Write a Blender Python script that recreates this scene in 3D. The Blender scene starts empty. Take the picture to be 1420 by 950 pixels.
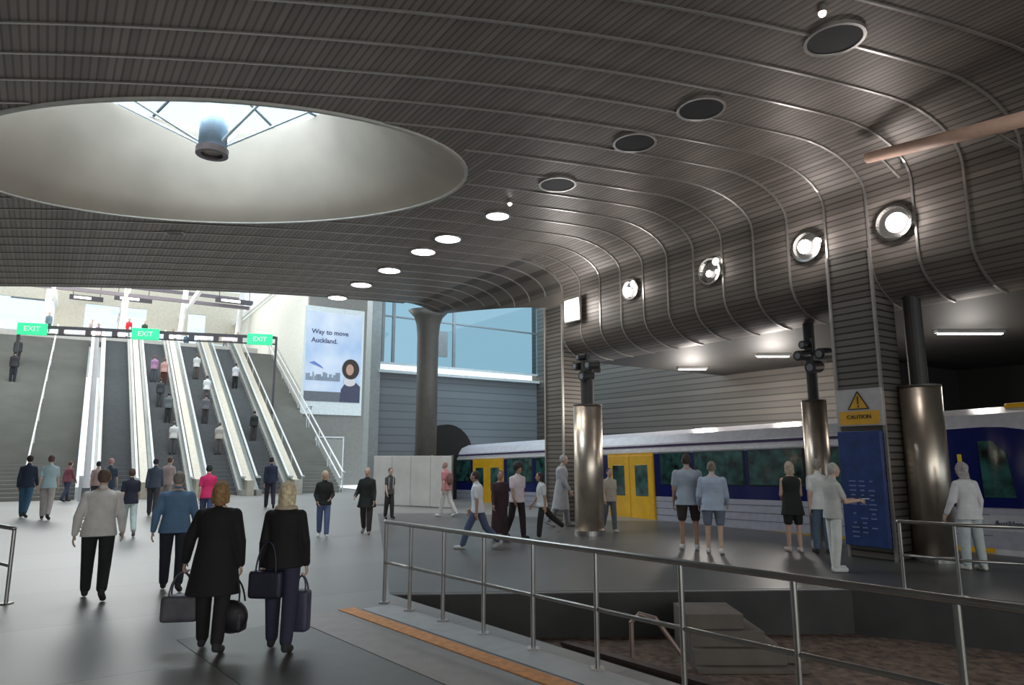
import bpy, bmesh, math, random
from mathutils import Vector, Matrix
random.seed(7)
R_ = math.radians
SC = bpy.context.scene
COL = SC.collection
# ------------------------------------------------------------------ camera
CAMZ = 1.88; F = 946.7; PITCH = R_(9.53)
cd = bpy.data.cameras.new('camera'); cam = bpy.data.objects.new('camera', cd); COL.objects.link(cam)
cd.sensor_width = 36; cd.lens = 24; cd.clip_end = 400
cam.location = (0, 0, CAMZ); cam.rotation_euler = (math.pi/2+PITCH, 0, 0)
SC.camera = cam
# ------------------------------------------------------------------ light
SC.view_settings.view_transform = 'Standard'; SC.view_settings.look = 'None'
SC.view_settings.gamma = 1; SC.view_settings.use_curve_mapping = False
SC.view_settings.exposure = 0.0
W = bpy.data.worlds.new('sky'); SC.world = W; W.use_nodes = True
bg = W.node_tree.nodes['Background']; bg.inputs[0].default_value = (0.80, 0.93, 1.0, 1); bg.inputs[1].default_value = 1.4
A = R_(34)
cL = Vector((-math.sin(A), math.cos(A), 0)); cR = Vector((math.cos(A), math.sin(A), 0))
def US(u, s, z=0): return cR*u + cL*s + Vector((0, 0, z))
A2 = R_(32.2)
eL = Vector((-math.sin(A2), math.cos(A2), 0)); eR = Vector((math.cos(A2), math.sin(A2), 0))
def area(name, loc, size, power, direction, color=(1, 1, 1), sizey=None):
    l = bpy.data.lights.new(name, 'AREA'); l.energy = power; l.color = color; l.size = size
    if sizey: l.shape = 'RECTANGLE'; l.size_y = sizey
    o = bpy.data.objects.new(name, l); COL.objects.link(o); o.location = loc
    o.rotation_euler = Vector(direction).to_track_quat('-Z', 'Y').to_euler(); return o
area('daylight_skylight', (-6.6, 13.6, 10.7), 4.5, 900, (0, 0, -1), (.82, .90, 1))
area('daylight_atrium', US(4, 40, 17), 16, 2500, (.1, -.35, -1), (.93, .98, 1))
area('daylight_upper_hall', US(2, 62, 19), 14, 3600, (0.3, -.5, -1), (1, .97, .93))
area('daylight_side_court', US(15, 26.6, 10.5), 7, 320, (.25, .35, -1), (.72, .88, 1), 1.8)
area('fill_behind_camera', US(0, -13.5, 4.0), 22, 800, tuple(cL), (1, .94, .87), 5)  # added general fill from behind the camera, no seen source
# ------------------------------------------------------------------ projection helpers (metres from photograph positions)
def ray(px, py):
    x = (px-710)/F; v = (475-py)/F
    return Vector((x, math.cos(PITCH)-v*math.sin(PITCH), v*math.cos(PITCH)+math.sin(PITCH)))
def atz(px, py, z=0):
    r = ray(px, py); t = (z-CAMZ)/r.z; return Vector((r.x*t, r.y*t, z))
def aty(px, py, Y):
    r = ray(px, py); t = Y/r.y; return Vector((r.x*t, Y, CAMZ+r.z*t))
def atu(px, py, u):
    r = ray(px, py); t = u/(r.dot(cR)); return Vector((r.x*t, r.y*t, CAMZ+r.z*t))
def ats(px, py, s):
    r = ray(px, py); t = s/(r.dot(cL)); return Vector((r.x*t, r.y*t, CAMZ+r.z*t))
def us_of(p): return p.dot(cR), p.dot(cL)
# ------------------------------------------------------------------ materials
MATS = {}
def mat(name, col, rough=.6, metal=0, var=.08, scale=6, bump=0, emit=0, spec=.5, alpha=None, emcol=None):
    if name in MATS: return MATS[name]
    m = bpy.data.materials.new(name); m.use_nodes = True; N = m.node_tree.nodes; Lk = m.node_tree.links
    b = N['Principled BSDF']; b.inputs['Roughness'].default_value = rough; b.inputs['Metallic'].default_value = metal
    b.inputs['Specular IOR Level'].default_value = spec
    tc = N.new('ShaderNodeTexCoord'); nz = N.new('ShaderNodeTexNoise'); nz.inputs['Scale'].default_value = scale; nz.inputs['Detail'].default_value = 3
    Lk.new(tc.outputs['Object'], nz.inputs['Vector'])
    rp = N.new('ShaderNodeValToRGB'); c = Vector(col)
    rp.color_ramp.elements[0].position = .3; rp.color_ramp.elements[1].position = .7
    rp.color_ramp.elements[0].color = (*(c*(1-var)), 1); rp.color_ramp.elements[1].color = (*(c*(1+var)), 1)
    Lk.new(nz.outputs['Fac'], rp.inputs[0]); Lk.new(rp.outputs[0], b.inputs['Base Color'])
    if bump:
        bp = N.new('ShaderNodeBump'); bp.inputs['Strength'].default_value = bump; bp.inputs['Distance'].default_value = .02
        Lk.new(nz.outputs['Fac'], bp.inputs['Height']); Lk.new(bp.outputs[0], b.inputs['Normal'])
    if emit:
        b.inputs['Emission Color'].default_value = (*(emcol or col), 1); b.inputs['Emission Strength'].default_value = emit
    MATS[name] = m; return m
def glass(name, tint, refl=.12):
    if name in MATS: return MATS[name]
    m = bpy.data.materials.new(name); m.use_nodes = True; N = m.node_tree.nodes; Lk = m.node_tree.links; N.clear()
    o = N.new('ShaderNodeOutputMaterial'); t = N.new('ShaderNodeBsdfTransparent'); g = N.new('ShaderNodeBsdfGlossy'); x = N.new('ShaderNodeMixShader')
    t.inputs[0].default_value = (*tint, 1); g.inputs['Roughness'].default_value = .03; x.inputs[0].default_value = refl
    Lk.new(t.outputs[0], x.inputs[1]); Lk.new(g.outputs[0], x.inputs[2]); Lk.new(x.outputs[0], o.inputs[0])
    MATS[name] = m; return m
def striped(name, c1, c2, period, rough=.4, metal=.3, axis=0, duty=.35, bump=.5, cross=0, noise=.25, nsc=.35):
    """slats: bands across UV axis, metres"""
    m = bpy.data.materials.new(name); m.use_nodes = True; N = m.node_tree.nodes; Lk = m.node_tree.links
    b = N['Principled BSDF']; b.inputs['Roughness'].default_value = rough; b.inputs['Metallic'].default_value = metal
    uv = N.new('ShaderNodeUVMap'); uv.uv_map = 'UVMap'; sp = N.new('ShaderNodeSeparateXYZ'); Lk.new(uv.outputs[0], sp.inputs[0])
    def frac(ax, per):
        d = N.new('ShaderNodeMath'); d.operation = 'DIVIDE'; d.inputs[1].default_value = per; Lk.new(sp.outputs[ax], d.inputs[0])
        f = N.new('ShaderNodeMath'); f.operation = 'FRACT'; Lk.new(d.outputs[0], f.inputs[0]); return f, d
    f, d = frac(axis, period)
    g = N.new('ShaderNodeMath'); g.operation = 'GREATER_THAN'; g.inputs[1].default_value = duty; Lk.new(f.outputs[0], g.inputs[0])
    mx = N.new('ShaderNodeMix'); mx.data_type = 'RGBA'; Lk.new(g.outputs[0], mx.inputs[0])
    mx.inputs[6].default_value = (*c1, 1); mx.inputs[7].default_value = (*c2, 1)
    nz = N.new('ShaderNodeTexNoise'); nz.inputs['Scale'].default_value = nsc; nz.inputs['Detail'].default_value = 4
    Lk.new(uv.outputs[0], nz.inputs['Vector'])
    fl = N.new('ShaderNodeMath'); fl.operation = 'FLOOR'; Lk.new(d.outputs[0], fl.inputs[0])
    wn = N.new('ShaderNodeTexWhiteNoise'); wn.noise_dimensions = '1D'; Lk.new(fl.outputs[0], wn.inputs['W'])
    ad = N.new('ShaderNodeMath'); ad.operation = 'ADD'; Lk.new(nz.outputs['Fac'], ad.inputs[0]); Lk.new(wn.outputs['Value'], ad.inputs[1])
    mr = N.new('ShaderNodeMapRange'); mr.inputs[1].default_value = .3; mr.inputs[2].default_value = 1.6; mr.inputs[3].default_value = 1-noise; mr.inputs[4].default_value = 1+noise
    Lk.new(ad.outputs[0], mr.inputs[0])
    ml = N.new('ShaderNodeVectorMath'); ml.operation = 'SCALE'; Lk.new(mx.outputs[2], ml.inputs[0]); Lk.new(mr.outputs[0], ml.inputs['Scale'])
    Lk.new(ml.outputs[0], b.inputs['Base Color'])
    if bump:
        bp = N.new('ShaderNodeBump'); bp.inputs['Strength'].default_value = bump; bp.inputs['Distance'].default_value = .01
        Lk.new(g.outputs[0], bp.inputs['Height']); Lk.new(bp.outputs[0], b.inputs['Normal'])
    MATS[name] = m; return m
# ------------------------------------------------------------------ object helpers
def link(name, me, m=None, parent=None):
    o = bpy.data.objects.new(name, me); COL.objects.link(o)
    if m is not None and not len(me.materials): me.materials.append(m)
    if parent is not None: o.parent = parent
    return o
def obj(name, bm, m, parent=None, smooth=False):
    bmesh.ops.recalc_face_normals(bm, faces=bm.faces)
    me = bpy.data.meshes.new(name); bm.to_mesh(me); bm.free()
    if smooth: me.shade_smooth()
    return link(name, me, m, parent)
def tag(o, label=None, cat=None, group=None, kind=None):
    if label: o['label'] = label
    if cat: o['category'] = cat
    if group: o['group'] = group
    if kind: o['kind'] = kind
    return o
def thing(name, label, cat, loc=(0, 0, 0), rz=0, group=None):
    o = bpy.data.objects.new(name, None); COL.objects.link(o); o.empty_display_size = .2
    o.location = loc; o.rotation_euler = (0, 0, rz); return tag(o, label, cat, group)
def struct(name, bm, m, label, smooth=False):
    o = obj(name, bm, m, None, smooth); return tag(o, label, name.split('_')[0], kind='structure')
def BM(): return bmesh.new()
def box(bm, c, size, rz=0, bevel=0, M=None):
    r = bmesh.ops.create_cube(bm, size=1); vs = r['verts']
    T = Matrix.Translation(Vector(c)) @ Matrix.Rotation(rz, 4, 'Z') @ Matrix.Diagonal((*size, 1))
    if M is not None: T = M @ T
    bmesh.ops.transform(bm, matrix=T, verts=vs)
    if bevel:
        es = {e for v in vs for e in v.link_edges}
        bmesh.ops.bevel(bm, geom=list(es), offset=bevel, segments=2, affect='EDGES', profile=.5)
def frame(d):
    d = d.normalized(); a = Vector((0, 0, 1)) if abs(d.z) < .95 else Vector((0, 1, 0))
    x = a.cross(d).normalized(); return x, d.cross(x).normalized()
def ring(bm, c, x, y, rx, ry, n): return [bm.verts.new(c + x*rx*math.cos(2*math.pi*i/n) + y*ry*math.sin(2*math.pi*i/n)) for i in range(n)]
def bridge(bm, a, b):
    n = len(a)
    for i in range(n): bm.faces.new((a[i], a[(i+1) % n], b[(i+1) % n], b[i]))
def tube(bm, pts, r, n=10, r2=None, cap=True):
    pts = [Vector(p) for p in pts]; prev = None; rs = []
    xl = None
    for i, p in enumerate(pts):
        d = (pts[min(i+1, len(pts)-1)] - pts[max(i-1, 0)])
        x, y = frame(d)
        if xl is not None:
            x = (xl - d.normalized()*xl.dot(d.normalized())).normalized(); y = d.normalized().cross(x)
        xl = x
        rr = r if r2 is None else r+(r2-r)*i/max(1, len(pts)-1)
        rs.append(ring(bm, p, x, y, rr, rr, n))
    for a, b in zip(rs, rs[1:]): bridge(bm, a, b)
    if cap: bm.faces.new(rs[0][::-1]); bm.faces.new(rs[-1])
def loft(bm, secs, n=20):
    """secs: (centre, rx, ry) horizontal ellipses"""
    X = Vector((1, 0, 0)); Y = Vector((0, 1, 0))
    rs = [ring(bm, Vector(c), X, Y, rx, ry, n) for c, rx, ry in secs]
    for a, b in zip(rs, rs[1:]): bridge(bm, a, b)
    bm.faces.new(rs[0][::-1]); bm.faces.new(rs[-1])
def ball(bm, c, r, sc=(1, 1, 1), seg=14, M=None):
    c = Vector(c); rings_ = max(6, seg//2+2); rows = []
    for a in range(1, rings_):
        ph = math.pi*a/rings_; rows.append([bm.verts.new(c+Vector((sc[0]*r*math.sin(ph)*math.cos(2*math.pi*k/seg), sc[1]*r*math.sin(ph)*math.sin(2*math.pi*k/seg), sc[2]*r*math.cos(ph)))) for k in range(seg)])
    t = bm.verts.new(c+Vector((0, 0, sc[2]*r))); b = bm.verts.new(c-Vector((0, 0, sc[2]*r)))
    for x, y in zip(rows, rows[1:]): bridge(bm, y, x)
    for k in range(seg):
        bm.faces.new((rows[0][k], rows[0][(k+1) % seg], t)); bm.faces.new((rows[-1][(k+1) % seg], rows[-1][k], b))
def capsule(bm, p0, r0, p1, r1, n=12):
    p0 = Vector(p0); p1 = Vector(p1); tube(bm, [p0, p1], r0, n, r1)
    ball(bm, p0, r0, seg=n); ball(bm, p1, r1, seg=n)
def prism(bm, poly, z0, z1):
    """poly: list of xy vectors"""
    a = [bm.verts.new((p[0], p[1], z0)) for p in poly]; b = [bm.verts.new((p[0], p[1], z1)) for p in poly]
    n = len(poly)
    bm.faces.new(a[::-1]); bm.faces.new(b)
    for i in range(n): bm.faces.new((a[i], a[(i+1) % n], b[(i+1) % n], b[i]))
def extr(bm, pts, vec):
    """closed 3-D polygon extruded by vec"""
    a = [bm.verts.new(p) for p in pts]; b = [bm.verts.new(Vector(p)+Vector(vec)) for p in pts]
    n = len(pts); bm.faces.new(a[::-1]); bm.faces.new(b)
    for i in range(n): bm.faces.new((a[i], a[(i+1) % n], b[(i+1) % n], b[i]))
def obox(bm, org, ax, ay, az):
    """box from origin corner and three edge vectors"""
    o = Vector(org); ax = Vector(ax); ay = Vector(ay); az = Vector(az)
    extr(bm, [o, o+ax, o+ax+ay, o+ay], az)
def holed(bm, outer, holes, z):
    es = []
    for loop in [outer]+holes:
        vs = [bm.verts.new((p[0], p[1], z)) for p in loop]
        for i in range(len(vs)): es.append(bm.edges.new((vs[i], vs[(i+1) % len(vs)])))
    bmesh.ops.triangle_fill(bm, use_beauty=True, use_dissolve=False, edges=es)
def uv_all(bm, fn):
    l = bm.loops.layers.uv.verify(); l = bm.loops.layers.uv.get('UVMap') or bm.loops.layers.uv.new('UVMap')
    for f in bm.faces:
        for lp in f.loops: lp[l].uv = fn(lp.vert.co, f)
def textmesh(body, size, m, loc, rot, parent=None, name='lettering', extrude=.004, align='CENTER', bold=0):
    c = bpy.data.curves.new(name, 'FONT'); c.body = body; c.size = size; c.extrude = extrude; c.align_x = align; c.align_y = 'CENTER'; c.offset = bold
    t = bpy.data.objects.new(name, c); COL.objects.link(t)
    dg = bpy.context.evaluated_depsgraph_get(); me = bpy.data.meshes.new_from_object(t.evaluated_get(dg))
    bpy.data.objects.remove(t); o = link(name, me, m, parent); me.materials.clear(); me.materials.append(m)
    o.location = loc; o.rotation_euler = rot; return o

# ------------------------------------------------------------------ materials used
slat_ceil = striped('ceiling_slats', (.15, .125, .107), (.27, .225, .195), .11, rough=.5, metal=.3, axis=0, duty=.3, bump=.6, noise=.2)
slat_wall = striped('bulkhead_slats', (.095, .08, .07), (.20, .17, .147), .12, rough=.48, metal=.3, axis=0, duty=.25, bump=.6, noise=.3)
slat_col = striped('column_slats', (.04, .036, .032), (.15, .135, .12), .13, rough=.4, metal=.5, axis=1, duty=.25, bump=.8, noise=.25)
rib_m = mat('rib_metal', (.42, .39, .36), .3, .7)
steel = mat('brushed_steel', (.58, .50, .41), .33, .9, .12, 3)
rail_m = mat('rail_steel', (.36, .35, .33), .3, .85)
floor_m = striped('floor_stone', (.09, .09, .09), (.195, .19, .182), 2.4, rough=.4, metal=0, axis=1, duty=.006, bump=0, noise=.10, nsc=.5)
dark = mat('shade_black', (.012, .011, .010), .8)  # near-black that paints in the shade of tunnel and arch
concrete = mat('cone_concrete', (.54, .47, .39), .75, 0, .10, .8, .15)
cream = mat('cream_panel', (.72, .66, .55), .6)
white = mat('white_paint', (.82, .82, .82), .5)
lamp_on = mat('lamp_lit', (1, .97, .95), .5, emit=9)
lamp_soft = mat('lamp_glow', (1, .96, .92), .5, emit=4)
black = mat('black_plastic', (.02, .02, .02), .45)

# ================================================================== SHELL
HC = 7.88
def dS(w):
    w = max(0, min(w, 17)); return .13*w + .0175*w*w
# ---- floor
rail_dir = Vector((2.68+1.70, 4.41-9.5, 0)).normalized()
railA = Vector((-1.72, 9.45, 0)); railB = railA + rail_dir*10.2
pit_in = Vector((rail_dir.y*-1, rail_dir.x, 0))           # to the right / into the pit
if pit_in.x < 0: pit_in = -pit_in
pit = [railA+pit_in*.04, railB+pit_in*.04, Vector((13.0, 1.6, 0)), Vector((11.5, 7.6, 0)), atz(1420, 838), atz(1180, 817)]
pit[0] = atz(540, 824)
TU = 15.55
bm = BM()
outer = [US(-20, -14), US(TU, -14), US(TU, 52), US(-20, 52)]
holed(bm, outer, [pit], 0)
uv_all(bm, lambda co, f: (co.dot(cR), co.dot(cL)))
# give the floor thickness
ex = bmesh.ops.extrude_face_region(bm, geom=list(bm.faces)); vs = [v for v in ex['geom'] if isinstance(v, bmesh.types.BMVert)]
bmesh.ops.translate(bm, verts=vs, vec=(0, 0, -.25))
floor = struct('floor', bm, floor_m, 'polished grey stone floor of the concourse and platform')
def inlay(name, pts, m, label, h=.006):
    bm = BM(); prism(bm, pts, 0.0005, h); return struct(name, bm, m, label)
asph = mat('platform_floor_dark', (.085, .083, .08), .38, 0, .15, .7)
inlay('floor_platform', [atz(540, 823), atz(524, 712), atz(640, 712), atz(842, 722), US(TU, 14.5), US(TU, -10), US(13, -6), Vector((11.5, 7.65, 0)), atz(1420, 836), atz(1180, 815.5)], asph, 'darker paving of the train platform beyond the pit')
n = Vector((-pit_in.x, -pit_in.y, 0))
a0 = atz(530, 822)
def strip(d0, d1, t0, t1): return [railA+n*d0+rail_dir*t0, railA+n*d0+rail_dir*t1, railA+n*d1+rail_dir*t1, railA+n*d1+rail_dir*t0]
inlay('floor_kerb', strip(.0, .42, .25, 10), mat('kerb_pale', (.36, .37, .37), .45), 'pale stone kerb strip beside the pit railing')
inlay('floor_tactile', strip(.47, .67, .1, 10), mat('orange_tactile', (.62, .25, .06), .6, 0, .2, 12), 'orange tactile warning line on the floor along the railing', .009)
inlay('floor_band', strip(.78, 1.3, .1, 10), mat('band_pink', (.27, .24, .22), .45), 'brownish stone band beside the orange line')
inlay('floor_path', strip(1.32, 2.6, .3, 10), mat('path_dark', (.10, .098, .095), .4), 'darker stone path on the near floor')
# ---- pit
bm = BM(); prism(bm, [p*1.0 for p in [Vector((-4, 12, 0)), Vector((-1, 2, 0)), Vector((15, 1, 0)), Vector((14, 13, 0))]], -.80, -.6)
struct('floor_pit', bm, mat('ballast', (.15, .10, .075), .9, 0, .55, 9, .9), 'brown ballast at the bottom of the pit')
bm = BM()
pitw = pit
for i in range(len(pitw)):
    p, q = pitw[i], pitw[(i+1) % len(pitw)]; d = (q-p).normalized(); nn = Vector((d.y, -d.x, 0))
    c = sum(pitw, Vector())/len(pitw)
    if (c-p).dot(nn) > 0: nn = -nn
    obox(bm, Vector((p.x, p.y, -.85)), q-p, nn*-.04, (0, 0, .84))
struct('wall_pit', bm, mat('pit_concrete', (.045, .043, .042), .8, 0, .25, 1.5), 'dark concrete sides of the pit')
# rails and steps in the pit
for k, (d0) in enumerate((.85, 1.75)):
    bm = BM(); o = railA+pit_in*d0+rail_dir*1.6; o.z = -.6
    obox(bm, o, rail_dir*8.5, pit_in*.07, (0, 0, .08)); obox(bm, o+pit_in*-.03+Vector((0, 0, .08)), rail_dir*8.5, pit_in*.13, (0, 0, .04))
    tag(obj('track_rail', bm, mat('rusty_rail', (.10, .08, .07), .5, .6)), ['rusty steel rail in the pit, the nearer to the railing', 'rusty steel rail in the pit, the farther from the railing'][k], 'rail', 'rails in the pit')
sm = mat('step_concrete', (.13, .108, .09), .8, 0, .15, 3)
st = thing('concrete_steps', 'brown concrete steps going down into the pit against its far wall', 'steps', (2.15, 8.85, -.6))
for k in range(4):
    bm = BM(); top = .6-.03-.17*k; x0, x1 = (0, .7) if k == 0 else (.7+.2*(k-1), .7+.2*k)
    box(bm, ((x0+x1)/2, .35, top/2), (x1-x0, .7, top), bevel=.006); obj('step', bm, sm, st)
for k in range(1, 4):
    bm = BM(); top = .6-.03-.17*k; box(bm, (.35+.1*k, -.14*k+.07, top/2), (.7+.2*k, .14, top), bevel=.006); obj('step', bm, sm, st)
bm = BM(); tube(bm, [(-.7, -.1, .0), (-.7, -.1, .5), (-.6, -.12, .6), (-.42, -.15, .56), (-.12, -.3, .14), (-.12, -.3, 0)], .03); obj('handrail', bm, mat('rail_dull', (.30, .22, .19), .5, .5), st)
# ---- ceiling (flat part) with the oval opening
OC = Vector((-6.4, 13.8, 0)); OA, OB = 5.4, 3.05
far_edge = []
for i in range(0, 30):
    u = 11.2-(11.2+20)*i/29; far_edge.append(US(u, 23.9+dS(13-u)))
outer = [US(-20, -14), US(11.2, -14)] + far_edge
OT = R_(-3)
def oval(a, b, nseg=72, c=OC): return [c+Vector((a*math.cos(t)*math.cos(OT)-b*math.sin(t)*math.sin(OT), a*math.cos(t)*math.sin(OT)+b*math.sin(t)*math.cos(OT), 0)) for t in [2*math.pi*i/nseg for i in range(nseg)]]
bm = BM(); holed(bm, outer, [oval(OA, OB)], HC)
uv_all(bm, lambda co, f: (co.dot(cR), co.dot(cL)))
ceiling = struct('ceiling', bm, slat_ceil, 'dark slatted metal ceiling with pale ribs over the hall')
for f in ceiling.data.polygons: pass
bm = BM()
for a, b in zip(far_edge, far_edge[1:]):
    extr(bm, [a+Vector((0, 0, HC)), b+Vector((0, 0, HC)), b+Vector((0, 0, HC+.7)), a+Vector((0, 0, HC+.7))], cL*.1)
struct('trim_90', bm, mat('edge_dark', (.10, .095, .09), .6), 'dark front edge of the slatted ceiling above the escalators')
# ---- bulkhead profile (u, z, arclength)
prof = []
for i in range(9):
    t = math.pi/2*i/8; prof.append((11.2+1.8*math.sin(t), 7.02+.86*math.cos(t)))
prof.append((13.0, 5.62))
for i in range(1, 8):
    t = math.pi/2*i/7; prof.append((14.25-1.25*math.cos(t), 5.62-.78*math.sin(t)))
curl_end = len(prof)
prof.append((20.4, 4.84))
arc = [0]
for p, q in zip(prof, prof[1:]): arc.append(arc[-1]+math.hypot(q[0]-p[0], q[1]-p[1]))
def sweep(pr, ar, s_list, mfun=None):
    bm = BM(); l = bm.loops.layers.uv.new('UVMap'); rows = []
    for s in s_list: rows.append([bm.verts.new(US(u, s, z)) for u, z in pr])
    for i in range(len(s_list)-1):
        for j in range(len(pr)-1):
            f = bm.faces.new((rows[i][j], rows[i+1][j], rows[i+1][j+1], rows[i][j+1])); f.smooth = True
            for lp, (a, b) in zip(f.loops, ((i, j), (i+1, j), (i+1, j+1), (i, j+1))): lp[l].uv = (11.2+ar[b], s_list[a])
    return bm
bm = sweep(prof[:curl_end], arc, [-14+30.4*i/20 for i in range(21)])
struct('ceiling_bulkhead', bm, slat_wall, 'slatted metal bulkhead curving down from the ceiling above the train platform')
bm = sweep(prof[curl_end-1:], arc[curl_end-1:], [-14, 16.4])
struct('ceiling_soffit', bm, mat('soffit_shade', (.035, .033, .03), .6), 'low ceiling over the train, shade put into its dark colour')  # unlit dark over the platform is put into this colour
# header between the two far columns
bm = BM(); l = bm.loops.layers.uv.new('UVMap'); rows = []
ss = [16.4+7.7*i/16 for i in range(17)]
for s in ss:
    k = (s-16.4)/7.7; zl = 6.35+1.3*k**.7
    row = []
    for j in range(10):
        t = math.pi/2*j/9; z = 7.02+.86*math.cos(t)
        row.append(bm.verts.new(US(11.2+1.8*math.sin(t), s, max(z, zl))))
    row.append(bm.verts.new(US(13.0, s, zl-.001))); rows.append(row)
for i in range(16):
    for j in range(10):
        f = bm.faces.new((rows[i][j], rows[i+1][j], rows[i+1][j+1], rows[i][j+1])); f.smooth = True
        for lp in f.loops: lp[l].uv = (arc[0]+11.2+j*.2, lp.vert.co.dot(cL))
struct('ceiling_header', bm, slat_wall, 'curved slatted header between the two far columns')
# ---- ribs
RW, RT = .04, .025
def rib(path, name, label):
    bm = BM(); rows = []
    for i, (p, nrm) in enumerate(path):
        d = (path[min(i+1, len(path)-1)][0]-path[max(i-1, 0)][0]).normalized(); x = nrm.cross(d).normalized()*RW/2; o = nrm*RT
        rows.append([bm.verts.new(p-x+nrm*-.01), bm.verts.new(p-x+o), bm.verts.new(p+x+o), bm.verts.new(p+x+nrm*-.01)])
    for a, b in zip(rows, rows[1:]): bridge(bm, a, b)
    bm.faces.new(rows[0][::-1]); bm.faces.new(rows[-1])
    return struct(name, bm, rib_m, label)
def inside(p):
    q = p-OC; x = q.x*math.cos(OT)+q.y*math.sin(OT); y = -q.x*math.sin(OT)+q.y*math.cos(OT)
    return (x/(OA+.05))**2+(y/(OB+.05))**2 < 1
ribn = 0
k = -14
DN = Vector((0, 0, -1))
while True:
    s0 = 6.75+.88*k; k += 1
    if s0 > 23.9: break
    segs = []; cur = []
    flat = []
    for i in range(60):
        u = -15+(11.2+15)*i/59; flat.append(US(u, s0+dS(13-u), HC))
    for p in flat:
        if inside(p):
            if len(cur) > 1: segs.append(cur)
            cur = []
        else: cur.append((p, DN))
    for i in range(1, len(prof[:curl_end])):
        u, z = prof[i]
        if s0 > 16.3:
            zl = 6.35+1.3*((s0-16.4)/7.7)**.7
            if z < zl: break
        nx = (prof[i-1][0]-prof[min(i+1, len(prof)-1)][0], prof[i-1][1]-prof[min(i+1, len(prof)-1)][1])
        nn = (cR*nx[1]+Vector((0, 0, -nx[0]))).normalized()
        nn = -nn if nn.dot(cR) > 0.0001 or nn.z > .5 else nn
        cur.append((US(u, s0+dS(13-u), z), nn))
    if len(cur) > 1: segs.append(cur)
    for sg in segs:
        ribn += 1; rib(sg, 'trim_%d' % ribn, 'pale metal rib running across the slatted ceiling and down the bulkhead')
# ---- longer setting walls
plaster = mat('wall_plaster', (.33, .32, .30), .7)
bm = BM(); obox(bm, US(-20.2, -14), cL*66, cR*.2, (0, 0, 8.4)); struct('wall_left', bm, plaster, 'grey wall on the far left of the hall')
wall_rib = striped('platform_wall_ribs', (.055, .05, .044), (.12, .108, .095), .22, rough=.5, metal=.2, axis=1, duty=.2, bump=.6, noise=.2)
def wallmesh(org, d, length, z0, z1, th, thick=.2):
    bm = BM(); obox(bm, Vector((org.x, org.y, z0)), d*length, th*thick, (0, 0, z1-z0))
    uv_all(bm, lambda co, f: ((co-org).dot(d), co.z)); return bm
struct('wall_right', wallmesh(US(20.4, 11.0), cL, 17.5, -1.2, 4.84, cR), wall_rib, 'ribbed grey wall behind the train')
struct('wall_tunnel', wallmesh(US(26, -14), cL, 30, -1.2, 5, cR), dark, 'tunnel wall to the right, black as painted-in shade')  # black material carries the shade of the unlit tunnel
bm = BM(); obox(bm, US(20.4, 10.9, -1.2), cR*5.6, cL*.1, (0, 0, 6.1)); obox(bm, US(20.4, -14, 4.84), cR*5.8, cL*25, (0, 0, .1)); struct('wall_tunnel_side', bm, dark, 'tunnel side beyond the train, black as painted-in shade')
bm = BM(); obox(bm, US(TU-.1, -14, -1.3), cR*11, cL*42, (0, 0, .1)); struct('floor_track', bm, mat('track_bed', (.05, .045, .04), .9), 'dark track bed under the train')
bm = BM(); obox(bm, US(TU-.25, -14, -1.25), cR*.25, cL*42, (0, 0, 1.0)); struct('wall_platform', bm, mat('platform_face', (.06, .06, .06), .8), 'dark face of the platform edge')
struct('wall_right_upper', wallmesh(US(20.4, 16.4), cL, 12, 4.84, 9.7, cR), wall_rib, 'upper part of the ribbed wall beside the far court')
# ---- far blue court wall (perpendicular, s = 28)
blue_rib = striped('court_wall_ribs', (.12, .145, .165), (.18, .21, .235), .35, rough=.55, metal=0, axis=1, duty=.15, bump=.5, noise=.12)
SB = 28.0
bm = wallmesh(US(11.7, SB), cR, 9, 0, 5.55, cL)
struct('wall_court', bm, blue_rib, 'blue-grey ribbed wall at the end of the platform')
bm = BM(); obox(bm, US(11.7, SB-.25, 5.55), cR*9, cL*.5, (0, 0, .12)); obox(bm, US(11.7, SB-.12, 5.95), cR*9, cL*.2, (0, 0, .08)); struct('trim_91', bm, mat('ledge_pale', (.62, .70, .74), .5), 'pale ledge on top of the blue-grey wall')
gl_blue = glass('court_glass', (.50, .63, .69), .06)
w2 = BM(); obox(w2, US(11.9, SB, 6.03), cR*8.6, cL*.03, (0, 0, 3.6)); w2o = struct('window_2', w2, gl_blue, 'blue tinted window band above the far wall')
fm = mat('mullion_grey', (.22, .25, .27), .5)
for i, u in enumerate((11.9, 12.4, 13.9, 14.7, 15.5, 20.4)):
    bm = BM(); wd = .5 if i in (3,) else .12
    obox(bm, US(u, SB-.06, 6.03 if i != 3 else 6.5), cR*wd, cL*.12, (0, 0, 3.6 if i != 3 else 1.2)); obj('window_mullion', bm, fm, w2o)
for z in (8.1, 9.5):
    bm = BM(); obox(bm, US(11.9, SB-.05, z), cR*8.5, cL*.1, (0, 0, .06)); obj('window_transom', bm, fm, w2o)
# solid arch on the wall; its black colour paints the opening's shade
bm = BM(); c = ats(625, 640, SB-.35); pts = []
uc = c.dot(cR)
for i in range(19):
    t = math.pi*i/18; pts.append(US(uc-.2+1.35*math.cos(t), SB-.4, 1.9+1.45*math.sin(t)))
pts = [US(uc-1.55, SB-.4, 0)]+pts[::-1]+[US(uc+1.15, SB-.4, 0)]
extr(bm, pts, cL*.38); struct('wall_arch', bm, dark, 'dark arch on the far wall, painted as the shade of a tunnel opening')
# pilaster left of the court and poster wall
bm = BM(); obox(bm, US(11.35, SB-.2, 0), cR*.45, cL*.6, (0, 0, 9)); struct('column_pilaster', bm, mat('pilaster', (.34, .38, .39), .5), 'pale grey pilaster beside the billboard')
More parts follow.
